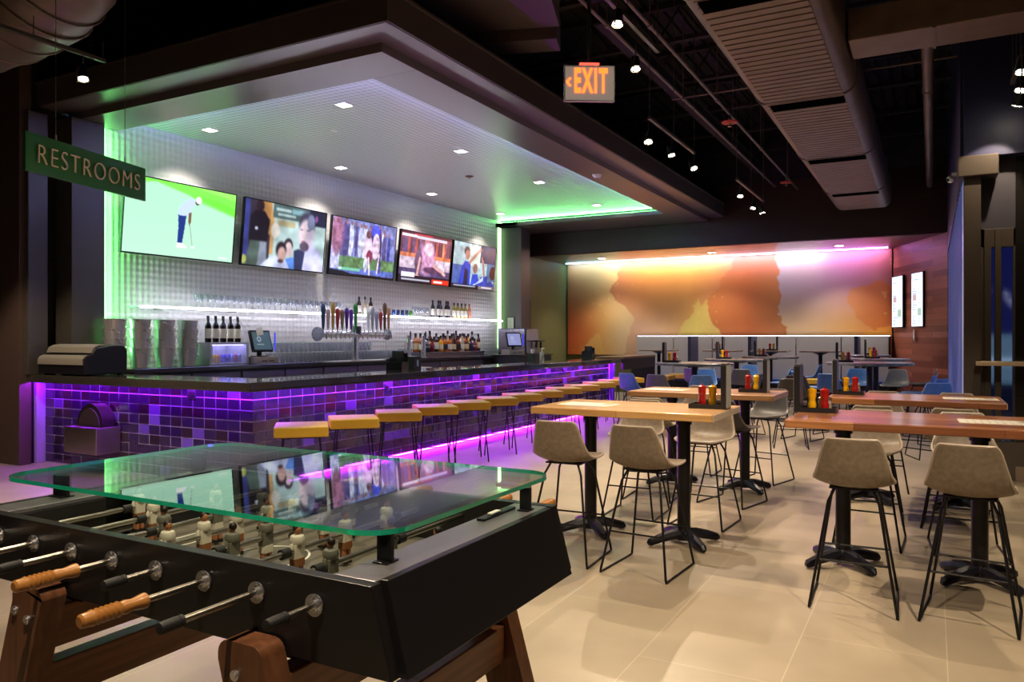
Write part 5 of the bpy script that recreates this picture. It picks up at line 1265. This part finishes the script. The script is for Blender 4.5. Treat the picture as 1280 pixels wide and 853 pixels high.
for i, y in enumerate((12.25, 12.76)):
    t = thing('draft_tower', 'slim chrome draft cylinder on the back bar, %s' % ['closest to the glasses', 'closest to the liquor bottles'][i], 'beer tap', (-8.98, y, BK), 0, 'slim draft towers')
    MB().cyl((0,0,0), (0,0,.44), .045, n=20).cyl((0,0,.44), (0,0,.45), .05, n=20).cyl((0,0,0), (0,0,.02), .07, n=20).build('column', M_CHROME, t)
    MB().cyl((.04, 0, .34), (.10, 0, .33), .011).cyl((.10, 0, .34), (.105, 0, .27), .01).build('faucet', M_CHROME, t)
    MB().lathe([(.01, 0), (.018, .1), (.01, .16)], (.05, 0, .37), n=10).build('tap_handle', M_BLACK, t)
# tills
def till(x, y, z, rz, label, sc_):
    t = thing('till', label, 'cash register', (x, y, z), rz, 'tills on the back bar')
    MB().box(-.2, .16, -.21, .21, 0, .11).build('cash_drawer', mat('drawer_tan', '8a8278', .4, .3), t, smooth=False, bevel=.004)
    MB().box(.16, .165, -.12, -.01, .04, .055).box(.16, .165, .03, .13, .04, .055).build('drawer_slot', M_BLACK, t, smooth=False)
    up = Vector((-.28, 0, 1)).normalized(); F = frame_M((.08, -.2, .19), (0, 1, 0), up)
    MB().xf(F).box(0, .40, 0, .34, -.05, 0).build('monitor', M_BEZEL, t, smooth=False, bevel=.01)
    c = Cv(60, 48, sc_); c.ell(.36, .40, .12, .16, (.7, .75, .78), k=.6).ell(.36, .40, .06, .08, sc_).rect(.2, .66, .6, .72, (.7, .75, .78), .5)
    picture('screen', c.blur(1), attr_mat('till_screen_%d' % int(y), .9), F @ Matrix.Translation((.025, .03, .001)), .35, .28, t)
    MB().cyl((-.02, 0, .11), (-.02, 0, .25), .04).box(-.1, .08, -.1, .1, .11, .125).build('monitor_stand', M_BLACK, t)
    MB().box(.085, .1, .205, .225, .2, .48).build('card_reader', mat('reader_blue', '24329a', .3, emit='2438ff', es=.6), t, smooth=False, bevel=.003)
    return t
t1 = till(-9.1, 8.58, BK, 0, 'till with dark screen beside the counter cooler', (.22, .30, .32))
MB().xf(frame_M((.075, -.13, .43), (0, 1, .15), (-.28, 0, 1))).box(0, .13, 0, .12, 0, .002).build('paper_note', M_PAPER, t1, smooth=False)
till(-8.55, 15.75, 1.17, -.5, 'till with glowing screen near the far end of the bar', (.50, .52, .70))
t = thing('side_cabinet', 'low dark cabinet carrying the far till and the soda machine', 'cabinet', (-9.05, 16.1, 0))
MB().box(-.5, .9, -.6, 1.9 if False else .85, 0, 1.15).build('cabinet_body', mat('back_cabinet2', '1d1a22', .4), t, smooth=False, bevel=.004)
MB().box(-.53, .93, -.63, .88, 1.15, 1.17).build('cabinet_top', MATS['back_worktop'], t, smooth=False, bevel=.003)
t = thing('soda_machine', 'big dark soda machine with steel front at the end of the bar', 'machine', (-8.75, 16.42, 1.17))
MB().box(-.45, .30, -.25, .4, 0, .62).build('machine_body', mat('machine_dark', '23222c', .35), t, smooth=False, bevel=.008)
MB().box(-.43, .28, -.262, -.25, .03, .6).box(.3, .312, -.23, .38, .03, .6).build('steel_front', mat('machine_front', '94909e', .25, .8), t, smooth=False, bevel=.004)
MB().box(.32, .5, .1, .38, .3, .33).box(.36, .40, .14, .18, .15, .3).box(.42, .46, .26, .30, .15, .3).build('dispenser_nozzles', M_BLACK, t, smooth=False)
t = thing('wall_notice', 'small white framed notice on the column at the end of the bar', 'notice', (-9.30, 17.0, 1.78))
MB().box(-.10, .10, -.015, .018, 0, .30).build('notice_frame', M_BLACK, t, smooth=False)
MB().box(-.085, .085, -.018, -.015, .015, .285).build('notice_sheet', M_PAPER, t, smooth=False)
b = MB()
for k in range(6): b.box(-.06, .05-.02*(k % 3), -.0195, -.018, .05+k*.035, .06+k*.035)
b.build('printed_lines', MATS['menu_ink'], t, smooth=False)
t = struct(MB().box(-9.6, -9.57, 17.8, 17.88, 0, 2.55).box(-9.6, -9.57, 18.55, 18.63, 0, 2.55).box(-9.6, -9.57, 17.8, 18.63, 2.47, 2.55).build('door_1', mat('door_frame', '2a2a26', .4), smooth=False), 'dark door frame in the olive wall', 'door')
MB().box(-9.6, -9.59, 17.88, 18.55, 0, 2.47).build('door_leaf', mat('door_olive', '4a4a2c', .5), t, smooth=False)
# things on the front counter
def organiser(x, y, z, deg, label, grp=None):
    t = thing('bar_organiser', label, 'organiser', (x, y, z), math.radians(deg), grp)
    b = MB(); b.box(-.12, .12, -.10, .10, 0, .015).box(-.12, -.112, -.10, .10, .015, .16).box(.112, .12, -.10, .10, .015, .12).box(-.112, .112, -.1, -.092, .015, .12).box(-.112, .112, .092, .1, .015, .24).box(-.112, .112, -.01, -.002, .015, .18).box(-.004, .004, -.092, -.01, .015, .12)
    b.build('divided_box', M_BLACK, t, smooth=False, bevel=.002)
    MB().box(-.09, .06, .02, .085, .02, .27).build('napkin_stack', mat('dark_napkins', '26242a', .7), t, smooth=False)
    b = MB()
    for k in range(5): b.cyl((.03+.012*k, -.05-.006*k, .02), (.02+.02*k, -.06-.004*k, .26+.01*(k % 2)), .003, n=6)
    b.build('black_straws', M_BLACK, t)
    return t
organiser(-6.42, 8.5, CT, 10, 'black napkin and straw organiser on the bar counter close to the foosball end')
o1 = organiser(-6.5, 15.35, 1.107, 5, 'black napkin and straw organiser near the far end of the bar counter')
t = thing('napkin_dispenser', 'small steel box standing beside the black organiser on the bar', 'dispenser', (-6.40, 8.82, CT))
MB().box(-.09, .09, -.09, .09, 0, .19).build('steel_box', mat('dark_dispenser', '4a4748', .3, .8), t, smooth=False, bevel=.005)
MB().box(.09, .093, -.02, .02, .05, .14).build('slot', M_CHROME, t, smooth=False)
t = thing('garnish_tray', 'white tray of garnish tubs behind the bar by the steel box', 'tray', (-7.0, 9.7, .98))
MB().box(-.12, .12, -.3, .3, 0, .02).box(-.12, .12, -.3, -.29, .02, .12).box(-.12, .12, .29, .3, .02, .12).box(.11, .12, -.29, .29, .02, .12).box(-.12, -.11, -.29, .29, .02, .12).build('tray_body', M_WHITE, t, smooth=False)
for k in range(3): MB().lathe([(.04, .021), (.06, .1), (.055, .1)], (0, -.18+k*.18, 0), n=12).build('tub', [mat('tub_a', ['3a2a2a', 'a03030', '3a2a2a'][k], .4)], t)
t = thing('soap_bottle', 'clear pump bottle on the bar counter near the far till', 'bottle', (-6.62, 13.35, CT))
MB().lathe([(.04, 0), (.045, .01), (.045, .15), (.02, .19), (.015, .2)], n=16).build('bottle_body', mat('soap_clear', 'c8c8b8', .1, trans=.5), t)
MB().cyl((0,0,.2), (0,0,.25), .008).cyl((0,0,.25), (.05, 0, .245), .007).build('pump', M_WHITE, t)
t = thing('dark_box', 'small dark bin with a pale cup beside the pump bottle on the bar', 'box', (-6.6, 12.95, CT))
MB().box(-.08, .08, -.1, .1, 0, .16).build('box_body', M_CADW, t, smooth=False, bevel=.004)
MB().lathe([(.03, .16), (.038, .23), (.034, .23)], (0, -.03, 0), n=14).build('cup', M_WHITE, t)

# ------------------------------------------------------------------ added fill light for the bar ceiling
# lavender strips added in the soffit cove to brighten the dimpled ceiling
o = MB().box(-9.3, -5.2, 6.44, 6.47, 4.427, 4.434).build('led_strip', L_LAV, smooth=False); tag(o, 'added lavender fill strip in the cove on the sign side of the bar ceiling', 'light')
o = MB().box(-5.19, -5.16, 6.6, 16.6, 4.427, 4.434).build('led_strip', L_LAV, smooth=False); tag(o, 'added lavender fill strip in the cove on the stool side of the bar ceiling', 'light')

# ------------------------------------------------------------------ world, camera, output
wd = bpy.data.worlds.new('World'); sc.world = wd; wd.use_nodes = True
wd.node_tree.nodes['Background'].inputs[0].default_value = (.05, .06, .12, 1); wd.node_tree.nodes['Background'].inputs[1].default_value = .3
cam = bpy.data.cameras.new('camera'); co = bpy.data.objects.new('camera', cam); COL.objects.link(co)
co.location = (0, 0, 1.55); co.rotation_euler = (PI/2, 0, math.radians(28.6))
cam.sensor_width = 36; cam.lens = 964/1280*36; cam.shift_y = (423-426.5)/1280; cam.clip_end = 100; cam.clip_start = .02
sc.camera = co
vs = sc.view_settings; vs.view_transform = 'Standard'; vs.look = 'None'; vs.exposure = EXPOSURE; vs.gamma = 1; vs.use_curve_mapping = False
cy = sc.cycles; cy.use_denoising = True; cy.max_bounces = 8; cy.diffuse_bounces = 4; cy.glossy_bounces = 4; cy.transmission_bounces = 8
cy.transparent_max_bounces = 8; cy.sample_clamp_indirect = 6; cy.sample_clamp_direct = 0; cy.caustics_reflective = False; cy.caustics_refractive = False; cy.blur_glossy = .5
try: cy.denoiser = 'OPENIMAGEDENOISE'; cy.denoising_input_passes = 'RGB_ALBEDO_NORMAL'
except Exception: pass
